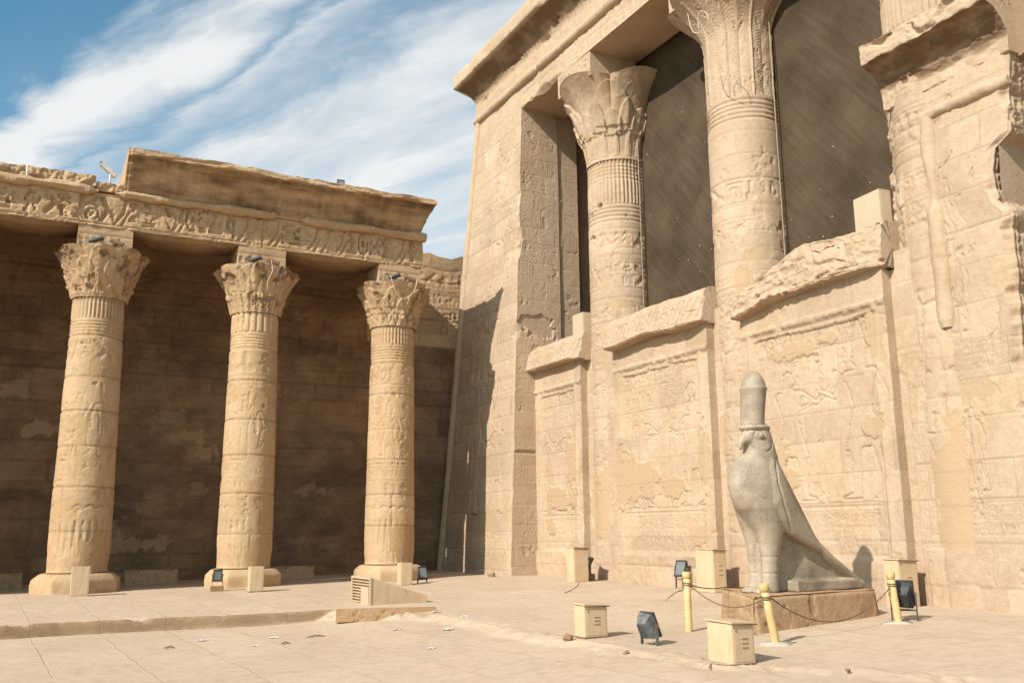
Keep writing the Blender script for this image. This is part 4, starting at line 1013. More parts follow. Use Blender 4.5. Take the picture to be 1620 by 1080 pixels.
# ------------------------------------------------------------------ colonnade on the left
CY = 27.55                                          # line of the column axes
CG = 0.09
def cs(z): return 1.6 + 0.94 * (z - 1.6)
COLON = thing('colonnade', 'shaded stone colonnade with broken cornice and leafy capitals, left half of the view', 'colonnade', (5.8, CY, CG), world=True)
AF = 26.95                                          # front face of the architrave
A_BOT, A_TOP, C_TOP = cs(10.42), cs(11.42), cs(12.62)
def colonnade_column(cx, seed, kind, th0, visible=True):
    rc = 0.74; z0, z1 = CG + 0.5, cs(8.3); cell = 0.026 if visible else 0.12
    front = math.pi * 1.5
    def paint(c):
        if not visible: return
        H = z1 - z0
        c.courses(1.02, 2.0, 4.6, 0.022, 0.03, 0.14, dirt=.35)
        n = 26
        for i in range(n):                                   # triangles of papyrus at the foot
            a = i * c.W / n
            for q in (0.18, 0.5, 0.82): c.seg((a + c.W / n * q, 0.06), (a + c.W / n * .5, 1.25), .022, -.022)
            c.seg((a, 0.06), (a + c.W / n * .5, 1.3), .025, -.03); c.seg((a + c.W / n, 0.06), (a + c.W / n * .5, 1.3), .025, -.03)
        for k in range(16):
            u0 = k * c.W / 16; c.line([(u0 + c.W / 16 * q, 1.62 + .09 * abs(math.sin(q * math.pi))) for q in np.linspace(0, 1, 7)], .03, -.03)
        c.text_row(0, c.W, 2.0, .42, -.013); c.text_row(0, c.W, 2.62, .22, -.010)
        for k in range(6): c.figure(u_of(rc, front + (k - 2.5) * .85), 2.95, 1.75, 1 if k % 2 else -1, ('tall', 'wig', 'flat')[(k + seed) % 3], (k + seed) % 3, .018)
        c.text_row(0, c.W, 5.05, .3, -.012); c.text_row(0, c.W, 5.5, .62, -.015); c.text_row(0, c.W, 6.2, .26, -.010)
        for k in range(6): c.seg((0, H - .62 - k * .09), (c.W, H - .62 - k * .09), .03, -.03, 'h')
        m = 40 if kind != 'bundle' else 22
        for i in range(m): c.seg((i * c.W / m, H - .56), (i * c.W / m, H), .04, -.045, 'h')
        # smooth strip carved down the front of some shafts
        c.erode(1.0, .2, .35)
        for _ in range(5): c.blob(u_of(rc, front + c.r.uniform(-1.1, .9)), c.r.uniform(.4, 6), c.r.uniform(.12, .3), c.r.uniform(.15, .5), rag=.8)
        for (a, z) in ((.25, .45), (.45, .6)): c.blob(u_of(rc, front + a), z, .3, .45)
        for _ in range(4): c.blob(u_of(rc, front + c.r.uniform(-1, 1)), c.r.uniform(1, 6), .08, .05, 'hole', .04, .6)
        c.chips(.45, .62, .02)
    base_r = 1.06
    gm = GM(); lathe(gm, cx, CY, rc, z0, z1, lambda z: 0.775 - 0.10 * (z - z0) / (z1 - z0) - 0.03 * sstep(z0 + .5, z0, z), cell, paint, seed)
    col = gm.build('column', M['court'], COLON)
    # chamfered drum base, roughly many-sided, on a low square slab
    nth = 160; th = np.linspace(0, 2 * math.pi, nth, endpoint=False)
    prof = np.array([[1.0, 0], [1.0, .10], [1.005, .2], [1.0, .30], [.985, .36], [.86, .485], [.80, .505], [.6, .505]])
    octo = 1 / np.maximum(np.cos((th + .2 + math.pi / 8) % (math.pi / 4) - math.pi / 8), .9) * .97
    Pz = np.repeat(prof[:, 1:], nth, 1) + CG - .03; w = np.clip((prof[:, :1] - .78) / .2, 0, 1)
    R = base_r * prof[:, :1] * (1 + (octo[None, :] - 1) * w); nz = fbm(len(prof), nth, (3, 12), 4, seed + 1); R = R + .02 * nz
    P = np.stack([cx + R * np.cos(th), CY + R * np.sin(th), Pz], -1); A = np.zeros((len(prof), nth, 3), np.float32); A[..., 1] = .58 + .05 * nz
    gm = GM(); gm.grid(P, A, wrap=True); gm.tri_fan(P[-1])
    gm.build('base', M['court'], col)
    capital_mesh(cx, CY, z1 - .02, cs(9.75) - z1, .70, 1.22, kind, seed + 2, M['court'], col, th0, .03, .026 if visible else .15)
    c = Canvas(1.4, A_BOT - cs(9.7) + .02, .03, seed + 3); c.text_row(0, 1.4, .12, .3, -.02); c.seg((0, .44), (1.4, .44), .03, -.02); h, A = c.out(.012)
    gm = GM(); x = cx - .70 + c.u[None, :]; z = cs(9.7) - .02 + c.v[:, None]
    gm.panel(np.stack([np.broadcast_to(x, h.shape), AF + .03 - h, np.broadcast_to(z, h.shape)], -1), A, (0, 1.1, 0))
    gm.build('abacus', M['court'], col)
    return col
COLX = (1.56, 5.86, 10.22)
for cx, kind, sd, t0 in zip(COLX, ('lily', 'bundle', 'bud'), (101, 102, 103), (rad(262), rad(255), rad(250))): colonnade_column(cx, sd, kind, t0)
for k, cx in enumerate((-2.2, -5.9, -9.6, -13.3, -17.0, -20.7)): colonnade_column(cx, 110 + k, 'bud', 0, False)  # columns out of view, spaced closer so their shadows cover the back wall

def build_colon_entablature():
    x0, x1 = -3.0, 10.98
    cmap = lambda s, p, z: (s, AF - p, z)
    # architrave with deep worn figures in a row
    c = Canvas(x1 - x0, A_TOP - A_BOT, .02, 121); H = c.H
    c.tone += .03 * c.noise(1.0, 4)
    for u in (2.6, 5.6 + 3.25, 12.0): c.seg((u, 0), (u, H), .03, -.03, 'h')
    u = .1
    while u < c.W - .4:
        k = c.r.random()
        if k < .55: c.glyph(u, .12 + c.r.uniform(0, .1), .72, -.055, su=c.r.uniform(.45, .8)); u += c.r.uniform(.3, .5)
        elif k < .8:
            c.line([(u + .05, .1), (u + .28, .45), (u + .34, .85)], .06, -.055); c.line([(u + .25, .1), (u + .42, .5)], .05, -.05); u += .42
        else: c.glyph(u, .15, .35, -.05); c.glyph(u, .5, .34, -.05); u += .36
    for v in (.06, H - .06): c.seg((0, v), (c.W, v), .03, -.025)
    c.erode(.7, .3, .3); c.chips(.4, .45, .03); c.h += .02 * c.noise(.25, 4, .6)
    h, A = c.out(.018)
    # end block is plain and dressed back
    rag = .10 * np.clip(fbm1(c.nu, 12, 5, 122), 0, 1)
    x = x0 + c.u[None, :]; z = A_BOT + c.v[:, None]
    y = AF - h + np.clip(rag[None, :] - c.v[:, None], 0, None) * 1.3
    gm = GM(); gm.panel(np.stack([np.broadcast_to(x, h.shape), y, np.broadcast_to(z, h.shape)], -1), A, (0, 1.35, 0))
    # rough bowed underside between the supports
    for a, b in ((-2.0, .86), (2.26, 5.16), (6.56, 9.52)):
        c2 = Canvas(b - a, 1.30, .05, int(a * 7) + 140); n = c2.noise(.6, 5, .6)
        z = A_BOT - .02 - (.10 + .06 * n) * np.clip(np.sin(np.clip(c2.u / c2.W, 0, 1) * math.pi), 0, 1)[None, :] ** .5 * sstep(0, .25, c2.v)[:, None]
        A2 = np.zeros((c2.nv, c2.nu, 3), np.float32); A2[..., 1] = .45; A2[..., 2] = np.clip(.35 + .3 * n + .35 * sstep(.5, 1.2, c2.v)[:, None], 0, .9)
        X = a + c2.u[None, :] + 0 * z; Y = AF + .02 + c2.v[:, None] + 0 * z
        gm.panel(np.stack([X, Y, z], -1), A2, (0, 0, .15))
    gm.build('architrave', M['court'], COLON)
    # roll moulding with two missing lengths
    for k, (a, b) in enumerate(((-3.0, 1.30), (1.72, 6.35), (6.92, 11.06))):
        S = np.arange(a, b, .025).astype(np.float32); gap = np.clip(np.minimum((S - a) / .25, (b - S) / .25), .35, 1) if k < 2 else np.clip((S - a) / .2, .4, 1)
        gm = GM(); roll(gm, .12, S, lambda s, p, q: (s, AF - .06 - p, A_TOP + .04 + q), 12, 150 + k, gap, .5)
        gm.build('roll_moulding', M['court'], COLON)
    # cavetto cornice, brown-streaked, with the shade under its lip painted into the colour
    S = np.arange(1.93, 10.86, .03).astype(np.float32); zc = A_TOP + .02
    body = cavetto(18, .80, .98, .17, .0, -4.6); w_ = np.clip(body[:, 1] / 1.0, 0, 1); w_ = np.where(body[:, 0] > -.05, w_, 0); m_ = (body[:, 1] <= 1.0) & (body[:, 0] > -.05)
    body[m_, 0] = .45 * body[m_, 0] + .55 * .80 * w_[m_]; body = resample(body, .035)
    nb = len(body); n2 = fbm(nb, len(S), (8, 14), 6, 161, .6); n3 = fbm(nb, len(S), (12, 40), 5, 162); n4 = fbm(nb, len(S), (60, 4), 4, 163)
    def disp(s, p, z):
        k = (p > -.5).astype(np.float32); lip = sstep(.72, .9, z)
        return p + k * (.022 * n2 - .10 * np.clip(n3, 0, 1) * lip) - .05 * k * (s < 2.0), z + k * lip * (.03 * n3 + .02 * n2) - .05 * lip * k * sstep(5.5, 6.2, s)
    A = np.zeros((nb, len(S), 3), np.float32); A[..., 1] = .5 + .1 * n3
    zz = body[:, 1:]; soot_shade = sstep(.02, .12, zz) * sstep(1.0, .95, zz) * (body[:, :1] > -.1)
    A[..., 2] = np.clip(soot_shade * (.40 + .16 * n4 + .45 * n3 + .25 * n2), 0, .92)
    gm = GM(); sweep(gm, body, S, lambda s, p, z: (s + np.where(s > 10.7, np.clip(p, 0, 1) * .42, 0), AF - .02 - p, zc + z), disp, A)
    gm.build('cornice', M['court'], COLON)
    # rough core of the broken cornice at the left, two runs of blocks
    gm = GM()
    for a, b, h0, y in ((-3.0, -.55, .42, AF + .12), (-.5, 1.20, .40, AF + .02), (1.22, 1.92, .26, AF + .08)):
        c = Canvas(b - a, h0, .03, int(a * 10) + 170); n = c.noise(.3, 6, .65); hh = .07 * n + .05 * c.noise(.1, 4)
        top = .05 * fbm1(c.nu, 8, 4, int(a * 10) + 171)
        x = a + c.u[None, :] + 0 * n; z = A_TOP + .1 + c.v[:, None] * (1 + top[None, :]); A = np.zeros((c.nv, c.nu, 3), np.float32); A[..., 1] = .5 + .1 * n
        gm.panel(np.stack([x, y - hh, z], -1), A, (0, .9, 0))
    gm.build('cornice_core', M['court'], COLON)
    # roof slabs back to the enclosure wall
    gm = GM(); gm.box((-24, AF + 1.3, A_BOT + .25), (10.95, 32.0, A_BOT + .9)); gm.box((-24, AF + .1, A_BOT), (-3.02, AF + 1.4, A_TOP + .9)); gm.build('roof_slab', M['soot_shade'], COLON, False)
build_colon_entablature()

# enclosure wall behind
def build_back_wall():
    W = thing('enclosure_wall', 'high dark block wall in deep shade behind the columns, sunlit only at its far top right', 'wall', (5, 32, 0), world=True)
    x0, x1, z0, z1 = -7.0, 15.4, -.2, 12.0
    c = Canvas(x1 - x0, z1 - z0, .04, 181)
    c.courses(.56, .8, 2.6, .025, .035, .24, dirt=.42)
    for v in (1.0, 4.1, 7.1, 10.2): c.text_row(0, c.W, v, .34, -.022)
    for r, v in ((0, 1.5), (1, 4.6), (2, 7.7)):
        for k in range(12): c.figure(1.0 + k * 1.85, v, 2.4, 1 if k % 2 else -1, ('tall', 'wig', 'flat')[(k + r) % 3], (k * 2 + r) % 3, .035)
    c.text_row(18, c.W, 11.0, .5, -.018); c.text_row(18, c.W, 10.3, .4, -.015); c.text_row(18, c.W, 9.5, .5, -.018)
    c.erode(1.3, .1, .4); c.chips(.5, .6, .02)
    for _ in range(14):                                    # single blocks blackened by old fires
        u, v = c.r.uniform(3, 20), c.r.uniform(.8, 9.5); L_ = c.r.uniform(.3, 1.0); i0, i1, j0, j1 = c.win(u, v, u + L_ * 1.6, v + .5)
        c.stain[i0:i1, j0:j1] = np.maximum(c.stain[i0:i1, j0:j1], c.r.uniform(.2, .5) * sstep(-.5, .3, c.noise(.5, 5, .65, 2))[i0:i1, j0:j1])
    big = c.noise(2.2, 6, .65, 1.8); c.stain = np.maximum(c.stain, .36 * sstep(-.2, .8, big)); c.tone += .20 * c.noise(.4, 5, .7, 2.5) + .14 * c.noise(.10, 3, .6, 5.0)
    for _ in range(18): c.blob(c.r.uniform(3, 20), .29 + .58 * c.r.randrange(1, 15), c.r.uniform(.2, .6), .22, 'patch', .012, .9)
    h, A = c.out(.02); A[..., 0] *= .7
    top = .12 * fbm1(c.nu, 20, 5, 182)
    x = x0 + c.u[None, :]; z = z0 + c.v[:, None] + top[None, :] * (c.v[:, None] / c.H) ** 10
    split = int((13.0 - x0) / c.du)                          # the paler stone next to the hall is a separate stretch
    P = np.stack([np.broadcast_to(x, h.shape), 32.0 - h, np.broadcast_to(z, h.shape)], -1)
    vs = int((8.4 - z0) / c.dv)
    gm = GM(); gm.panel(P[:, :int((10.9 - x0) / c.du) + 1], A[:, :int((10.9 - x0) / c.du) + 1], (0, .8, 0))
    gm.panel(P[:vs + 1, int((10.9 - x0) / c.du):], A[:vs + 1, int((10.9 - x0) / c.du):], (0, .8, 0)); gm.build('stained_courses', M['soot_shade'], W)
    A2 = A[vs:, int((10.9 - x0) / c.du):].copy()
    gm = GM(); gm.panel(P[vs:, int((10.9 - x0) / c.du):], A2, (0, .8, 0)); gm.build('pale_courses', M['court'], W)
    # rest of the wall to the left, outside the picture, keeps the porch dark
    gm = GM(); gm.box((-25, 32.0, -.2), (-7.0, 32.8, 12)); gm.build('stained_courses', M['soot_shade'], W, False)
build_back_wall()

# low blocks along the foot of that wall
for (px0, px1, pyb, lab, sd) in ((-60, 34, 926, 'low broken pale kerb block at the left edge, behind the leftmost column', 1), (197, 280, 922, 'low pale kerb block lying between the first and second columns', 2),
                             (437, 497, 914, 'low pale kerb block lying between the second and third columns', 3)):
    a, b = on_z(px0, pyb, .1), on_z(px1, pyb, .1); y = 30.4
    a, b = a * (y / a[1]), b * (y / b[1])
    c = Canvas(b[0] - a[0], .42, .03, 190 + sd); c.chips(.3, .3, .03); h, A = c.out(.02); A[..., 1] = .6
    gm = GM(); notch = .12 * (np.abs(c.u - c.W * .2) < .12) + .1 * (np.abs(c.u - c.W * .85) < .1)
    z = .0 + c.v[:, None] * (1 - notch[None, :] * 1.3 * (c.v[:, None] > .2)) + .0
    x = a[0] + c.u[None, :] + 0 * h
    gm.panel(np.stack([x - a[0], -h, z + 0 * h], -1), A, (0, .35, 0))
    o = gm.build('kerb_block', M['court']); o.location = (a[0], y, .06); tag(o, lab, 'stone block', 'low blocks along the back wall')

# ------------------------------------------------------------------ falcon statue
def build_pedestal():
    top = .56
    poly = np.array([(9.93, 11.12), (12.84, 11.36), (13.5, 13.3), (10.95, 13.05)])
    c0 = poly.mean(0); gm = GM(); n_e = 60
    for i in range(4):
        p, q = poly[i], poly[(i + 1) % 4]; L = np.hypot(*(q - p)); c = Canvas(L, .75, .025, 200 + i)
        c.chips(.3, .6, .02); c.h += .015 * c.noise(.8, 4); c.crack(.2, .35, 2.4, -.05, .02, .02); h, A = c.out(.012)
        A[..., 0] = np.clip(.2 + c.noise(.6, 4), 0, .6); A[..., 1] = .5 + .12 * c.noise(.5, 4)
        nrm = np.array([q[1] - p[1], -(q[0] - p[0])]) / L
        t = c.u / L; xy = p[None] + (q - p)[None] * t[:, None]
        z = -.2 + c.v / c.H * (top + .2); flare = .07 * (1 - c.v / c.H)
        e = np.minimum(t, 1 - t) * L; bev = np.clip(.06 - e, 0, .06)[None, :] + np.clip((c.v - c.H + .05), 0, .05)[:, None]
        d = (h + flare[:, None] - bev * 1.0)
        P = np.stack([xy[None, :, 0] + nrm[0] * d, xy[None, :, 1] + nrm[1] * d, np.broadcast_to(z[:, None], h.shape)], -1)
        P[:, 0, :2] = p + (p - c0) / np.linalg.norm(p - c0) * (flare[:, None] * 1.3 - .03); P[:, -1, :2] = q + (q - c0) / np.linalg.norm(q - c0) * (flare[:, None] * 1.3 - .03)
        gm.grid(P, A)
    nu, nv = 60, 40; U, V = np.meshgrid(np.linspace(0, 1, nu), np.linspace(0, 1, nv))
    Pxy = (poly[0] * ((1 - U) * (1 - V))[..., None] + poly[1] * (U * (1 - V))[..., None] + poly[2] * (U * V)[..., None] + poly[3] * ((1 - U) * V)[..., None])
    Pxy = c0 + (Pxy - c0) * .985
    Z = top - .008 + .012 * fbm(nv, nu, 10, 4, 210); A = np.zeros((nv, nu, 3), np.float32); A[..., 1] = .62
    gm.grid(np.concatenate([Pxy, Z[..., None]], -1), A)
    o = gm.build('pedestal', M['pedestal']); tag(o, 'low reddish brown stone pedestal under the granite falcon', 'pedestal')
build_pedestal()

def loft_bm(bm, rings, seg=28, cap=True):
    """rings: list of (center Vector, axis a Vector, axis b Vector)"""
    R = []
    for c, a, b in rings:
        R.append([bm.verts.new(Vector(c) + Vector(a) * math.cos(t) + Vector(b) * math.sin(t)) for t in [2 * math.pi * i / seg for i in range(seg)]])
    for p, q in zip(R[:-1], R[1:]):
        for i in range(seg): bm.faces.new((p[i], p[(i + 1) % seg], q[(i + 1) % seg], q[i]))
    if cap: bm.faces.new(R[0][::-1]); bm.faces.new(R[-1])
def bm_obj(bm, name, mat, parent=None, smooth=True):
    bmesh.ops.recalc_face_normals(bm, faces=bm.faces)
    me = bpy.data.meshes.new(name); bm.to_mesh(me); bm.free(); me.materials.append(mat)
    if smooth: me.polygons.foreach_set('use_smooth', [True] * len(me.polygons))
    return link(name, me, parent)
def modapply(o):
    dg = bpy.context.evaluated_depsgraph_get(); me = bpy.data.meshes.new_from_object(o.evaluated_get(dg)); o.modifiers.clear()
    old = o.data; o.data = me; bpy.data.meshes.remove(old)

def build_falcon():
    base_z = .56; ang = rad(4)
    # local frame: +x toward the tail, -x is where the bird looks; y across
    T = thing('falcon_statue', 'grey granite falcon statue wearing a tall double crown, standing on the brown pedestal', 'statue', (10.9, 11.86, base_z), ang)
    K = 0.90
    X = lambda f: -f * K
    Zc = lambda z: z - base_z
    bm = bmesh.new()
    def hring(z, f0, f1, w, sq=0):
        f1 = f1 * (.80 if z < 2.7 else 1.0)
        return (Vector((X((f0 + f1) / 2), 0, Zc(z))), Vector(((f0 - f1) / 2 * K * .80, 0, 0)), Vector((0, w * .62, 0)))
    body = [(1.25, .10, -.40, .26), (1.36, .20, -.48, .32), (1.52, .34, -.62, .40), (1.70, .52, -.76, .47), (1.88, .70, -.86, .55), (2.08, .81, -.84, .60), (2.27, .85, -.74, .62),
            (2.45, .81, -.64, .60), (2.60, .70, -.53, .56), (2.72, .54, -.47, .49), (2.82, .40, -.42, .42), (2.95, .36, -.38, .38), (3.08, .40, -.34, .365), (3.18, .43, -.30, .345), (3.25, .40, -.26, .32), (3.29, .30, -.2, .25)]
    loft_bm(bm, [hring(*b) for b in body], 36)
    # folded wings and back: a long tapering shell running down to the tail
    def along(p0, p1, n, thick, width, pw=1.0):
        d = Vector((p1[0] - p0[0], 0, p1[1] - p0[1])); L = d.length; d.normalize(); nrm = Vector((-d.z, 0, d.x))
        out = []
        for i in range(n):
            t = i / (n - 1); c = Vector((p0[0] + (p1[0] - p0[0]) * t, 0, p0[1] + (p1[1] - p0[1]) * t))
            out.append((c, nrm * thick(t), Vector((0, width(t), 0))))
        return out
    for sgn in (-1, 1):
        rings = []
        for (f, z, th_, w, yo) in ((-.05, 2.72, .10, .10, .32), (-.10, 2.58, .26, .20, .36), (-.18, 2.38, .36, .24, .38), (-.30, 2.12, .42, .25, .38), (-.46, 1.88, .40, .23, .36), (-.66, 1.66, .30, .18, .37),
                              (-.92, 1.46, .21, .14, .36), (-1.12, 1.32, .13, .11, .35), (-1.31, 1.21, .08, .09, .34), (-1.45, 1.14, .04, .06, .33)):
            d = Vector((.72, 0, -.69)); nr = Vector((.69, 0, .72))
            rings.append((Vector((X(f + .06 + .15 * max(0, min(1, (z - 1.15) / .9))), sgn * yo * .62, Zc(z))), nr * th_ * .82, Vector((0, w * .74, 0))))
        loft_bm(bm, rings, 24)
    # back ridge between the wings
    loft_bm(bm, along((X(.02), Zc(2.62)), (X(-1.30), Zc(1.26)), 12, lambda t: .30 - .23 * t, lambda t: .32 - .17 * t), 24)
    # tail: flat slab to the ground slab
    tb = [(-.80, 1.56), (-1.08, 1.34), (-1.40, 1.10), (-1.72, .90), (-2.0, .73), (-2.15, .64)]
    rings = []
    for i, (f, z) in enumerate(tb):
        rings.append((Vector((X(f), 0, Zc(z))), Vector((.05, 0, .075)), Vector((0, .26 + .03 * i, 0))))
    loft_bm(bm, rings, 16)
    # web of stone between legs and tail
    def prism(pts, hw):
        a = [bm.verts.new((X(f), -hw, Zc(z))) for f, z in pts]; b = [bm.verts.new((X(f), hw, Zc(z))) for f, z in pts]
        bm.faces.new(a); bm.faces.new(b[::-1])
        for i in range(len(pts)): bm.faces.new((a[i], b[i], b[(i + 1) % len(pts)], a[(i + 1) % len(pts)]))
    prism([(.15, .56), (.15, 1.3), (-.5, 1.6), (-1.0, 1.38), (-1.48, 1.05), (-1.96, .76), (-2.13, .60), (-2.13, .56)], .11)
    prism([(-.36, .56), (-.36, .735), (-2.13, .70), (-2.19, .62), (-2.19, .56)], .36)
    # legs and feet
    for sgn in (-1, 1):
        L = [(2.3, .62, -.40, .26), (2.1, .66, -.45, .29), (1.9, .62, -.46, .30), (1.7, .52, -.43, .275), (1.5, .41, -.37, .235), (1.3, .32, -.29, .19), (1.12, .29, -.21, .165), (.98, .28, -.18, .155), (.80, .29, -.17, .155), (.66, .30, -.17, .165), (.56, .31, -.17, .175)]
        loft_bm(bm, [(Vector((X((a + b) / 2), sgn * .14, Zc(z))), Vector(((a - b) / 2 * K * .76, 0, 0)), Vector((0, w * .74, 0))) for z, a, b, w in L], 20)
        loft_bm(bm, [(Vector((X(.26), sgn * .14, Zc(.56))), Vector((.15, 0, 0)), Vector((0, .15, 0))), (Vector((X(.27), sgn * .14, Zc(.61))), Vector((.12, 0, 0)), Vector((0, .13, 0))), (Vector((X(.25), sgn * .14, Zc(.65))), Vector((.07, 0, 0)), Vector((0, .08, 0)))], 16)
    # beak: hooked
    bk = [(.22, 3.02, .13, .12), (.32, 3.02, .115, .10), (.40, 2.99, .085, .075), (.445, 2.935, .058, .05), (.455, 2.875, .036, .034), (.445, 2.83, .014, .016)]
    rings = []
    for i, (f, z, a, b) in enumerate(bk):
        f2, z2 = bk[min(i + 1, len(bk) - 1)][:2]; f1, z1 = bk[max(i - 1, 0)][:2]
        d = Vector((X(f2) - X(f1), 0, z2 - z1)).normalized(); nr = Vector((-d.z, 0, d.x))
        rings.append((Vector((X(f), 0, Zc(z))), nr * a, Vector((0, b, 0))))
    loft_bm(bm, rings, 16)
    o = bm_obj(bm, 'body', M['granite'], T)
    rm = o.modifiers.new('remesh', 'REMESH'); rm.mode = 'VOXEL'; rm.voxel_size = .017; rm.use_smooth_shade = True
    sm = o.modifiers.new('smooth', 'SMOOTH'); sm.factor = .5; sm.iterations = 7
    modapply(o)
    # carve on the remeshed skin: wing edge, feathers, leg joints, cheek marks
    me = o.data; n = len(me.vertices); V = np.empty(n * 3, np.float32); me.vertices.foreach_get('co', V); V = V.reshape(-1, 3)
    Nn = np.empty(n * 3, np.float32); me.vertex_normals.foreach_get('vector', Nn); Nn = Nn.reshape(-1, 3)
    f, z, y = -V[:, 0] / K, V[:, 2] + base_z, V[:, 1]
    d = np.zeros(n, np.float32)
    for zz in (1.12, .86): d -= .014 * np.exp(-((z - zz) / .011) ** 2) * (np.abs(y) > .05) * (f > -.3)
    # eye socket and cheek stripe
    for (ef, ez, er, dep) in ((.17, 3.075, .085, .022),):
        rr = np.hypot(f - ef, z - ez); d += (-dep * np.exp(-((rr - er) / .016) ** 2)) * (np.abs(y) > .1)
    rr = np.hypot((f - .10) / 1.25, z - 2.965); d -= .026 * np.exp(-((rr - .155) / .015) ** 2) * (z < 3.0) * (np.abs(y) > .1) * (f < .27)
    d -= .032 * np.exp(-((z - (3.165 + .05 * np.clip(.2 - f, -1, .35))) / .014) ** 2) * (f > -.12) * (z > 3.0)
    d += .03 * np.exp(-((z - 3.215) / .03) ** 2) * (f > -.2)
    # a fine groove outlining the wing front, shallow and worn
    wf = np.interp(z, [1.2, 1.6, 1.95, 2.3, 2.55, 2.8], [-.60, -.30, -.10, .03, .02, -.12]); d -= .026 * np.exp(-((f - wf) / .016) ** 2) * (z > 1.4) * (z < 2.75) * (np.abs(y) > .3)
    V += Nn * d[:, None]; me.vertices.foreach_set('co', V.ravel()); me.update()
    me.polygons.foreach_set('use_smooth', [True] * len(me.polygons))
    # eyes
    for sgn in (-1, 1):
        bm = bmesh.new(); bmesh.ops.create_uvsphere(bm, u_segments=20, v_segments=12, radius=.045)
        for v in bm.verts: v.co = Vector((v.co.x, v.co.y * .5, v.co.z))
        e = bm_obj(bm, 'eye', M['granite'], T); e.location = (X(.16), sgn * .228, Zc(3.075)); e.rotation_euler = (0, 0, sgn * rad(22))
    # double crown
    bm = bmesh.new()
    cr = [(3.24, .115, .31), (3.27, .115, .322), (3.45, .10, .325), (3.65, .07, .338), (3.84, .04, .352), (3.86, .04, .375), (3.885, .04, .375), (3.90, .03, .335), (3.96, .03, .318), (4.03, .025, .28), (4.09, .02, .225), (4.14, .02, .165), (4.175, .02, .11), (4.19, .02, .05)]
    loft_bm(bm, [(Vector((X(c), 0, Zc(z))), Vector((r * K * .66, 0, 0)), Vector((0, r * .64, 0))) for z, c, r in cr], 48)
    co = bm_obj(bm, 'crown', M['granite'], T)
    # a lost flake at the back of the crown
    for v in co.data.vertices:
        if v.co.x > .12 and v.co.z > Zc(3.93): v.co.x -= .10 * min(1, (v.co.z - Zc(3.93)) / .12); 
build_falcon()

# ------------------------------------------------------------------ small things
def bm_box(bm, lo, hi, bev=0.0, mat=0):
    r = bmesh.ops.create_cube(bm, size=1.0); vs = r['verts']
    for v in vs: v.co = Vector([lo[i] + (v.co[i] + .5) * (hi[i] - lo[i]) for i in range(3)])
    if bev: bmesh.ops.bevel(bm, geom=list({e for v in vs for e in v.link_edges}), offset=bev, segments=2, affect='EDGES')
def bm_tube(bm, pts, r, seg=8):
    pts = [Vector(p) for p in pts]; rings = []
    for i, p in enumerate(pts):
        d = (pts[min(i + 1, len(pts) - 1)] - pts[max(i - 1, 0)]).normalized()
        a = d.cross(Vector((0, 0, 1))); a = a.normalized() if a.length > .05 else Vector((1, 0, 0)); b = d.cross(a)
        rr = r[i] if isinstance(r, (list, tuple)) else r
        rings.append((p, a * rr, b * rr))
    loft_bm(bm, rings, seg)
def copy_tree(o, parent=None):
    c = o.copy(); COL.objects.link(c)
    if parent is not None: c.parent = parent
    for ch in list(o.children): copy_tree(ch, c)
    return c

# cream switch cabinets ------------------------------------------------------------------
def cabinet(pos, w, d, h, label, lid=True, louvre=True, rz=0.0, mat='cream', stain=False):
    """w along x, d along y; origin at the near bottom corner as the court sees it"""
    t = thing('switch_cabinet', label, 'cabinet', pos, rz, 'cream cabinets around the court')
    bm = bmesh.new(); bm_box(bm, (0, 0, 0), (w, d, h), .008); bm_obj(bm, 'body', M[mat], t, False)
    if lid:
        bm = bmesh.new(); bm_box(bm, (-.02, -.02, 0), (w + .02, d + .02, .025), .006); o = bm_obj(bm, 'lid', M[mat], t, False); o.location = (0, 0, h + .001); o.rotation_euler = (rad(1), rad(3.2), 0)
        bm = bmesh.new(); bm_tube(bm, [(-.03, -.028, h + .004), (w * .5, -.028, h - .006), (w + .03, -.028, h - .018)], .007, 6); bm_tube(bm, [(.01, -.026, h), (.0, -.026, h - .05)], .007, 6); bm_obj(bm, 'lid_rod', M['rust'], t)
    bm = bmesh.new(); bm_box(bm, (-.006, -.006, -.03), (w + .006, d + .006, .012)); bm_obj(bm, 'foot_frame', M['rust'], t, False)
    # door seam
    bm = bmesh.new(); bm_box(bm, (.03, -.004, .03), (w - .03, .01, h - .04), .003); bm_obj(bm, 'door', M[mat], t, False)
    if louvre:
        for k in range(3):
            bm = bmesh.new(); z = h * .42 + k * .055 * h / .5; x = w * .5
            bm_box(bm, (x - .05, -.018, z), (x + .05, 0, z + .018 * h / .5), .004); bm_obj(bm, 'louvre', M[mat], t, False)
    return t
def put(px, py): p = on_ground(px, py); return p
cabinet(put(111, 944), .40, .30, .70, 'narrow cream cabinet with a rusty streak in front of the leftmost column base', False, False)
cabinet(put(395, 936), .34, .30, .62, 'cream cabinet in front of the middle column base, right of a small black floodlight', False, False)
cabinet(put(634, 926), .34, .30, .60, 'cream cabinet at the foot of the third column, beside a silver floodlight', False, False)
cabinet(put(909, 921), .46, .40, .92, 'cream cabinet against the hall plinth with a floodlight leaning on it', True, False)
cabinet(put(1131, 938), .36, .62, .94, 'tall cream cabinet between the yellow post and the falcon statue', True, True)
cabinet(put(926, 1009), .40, .30, .46, 'small cream cabinet alone on the pavement, left of the big floodlight', True, True)
cabinet(put(1161, 1053), .34, .46, .47, 'nearest cream cabinet at the bottom right, in front of the pedestal', True, True)
p = on_z(1427, 957, .2); cabinet(Vector((p[0], p[1], .14)), .48, .34, .84, 'cream cabinet against the door jamb behind the leaning post and floodlight', True, True)
cabinet(Vector((14.75, 23.3, 7.12)), .35, .62, .92, 'cream cabinet up on the first screen wall, beside the corner pier opening', False, False, mat='cream_pale')
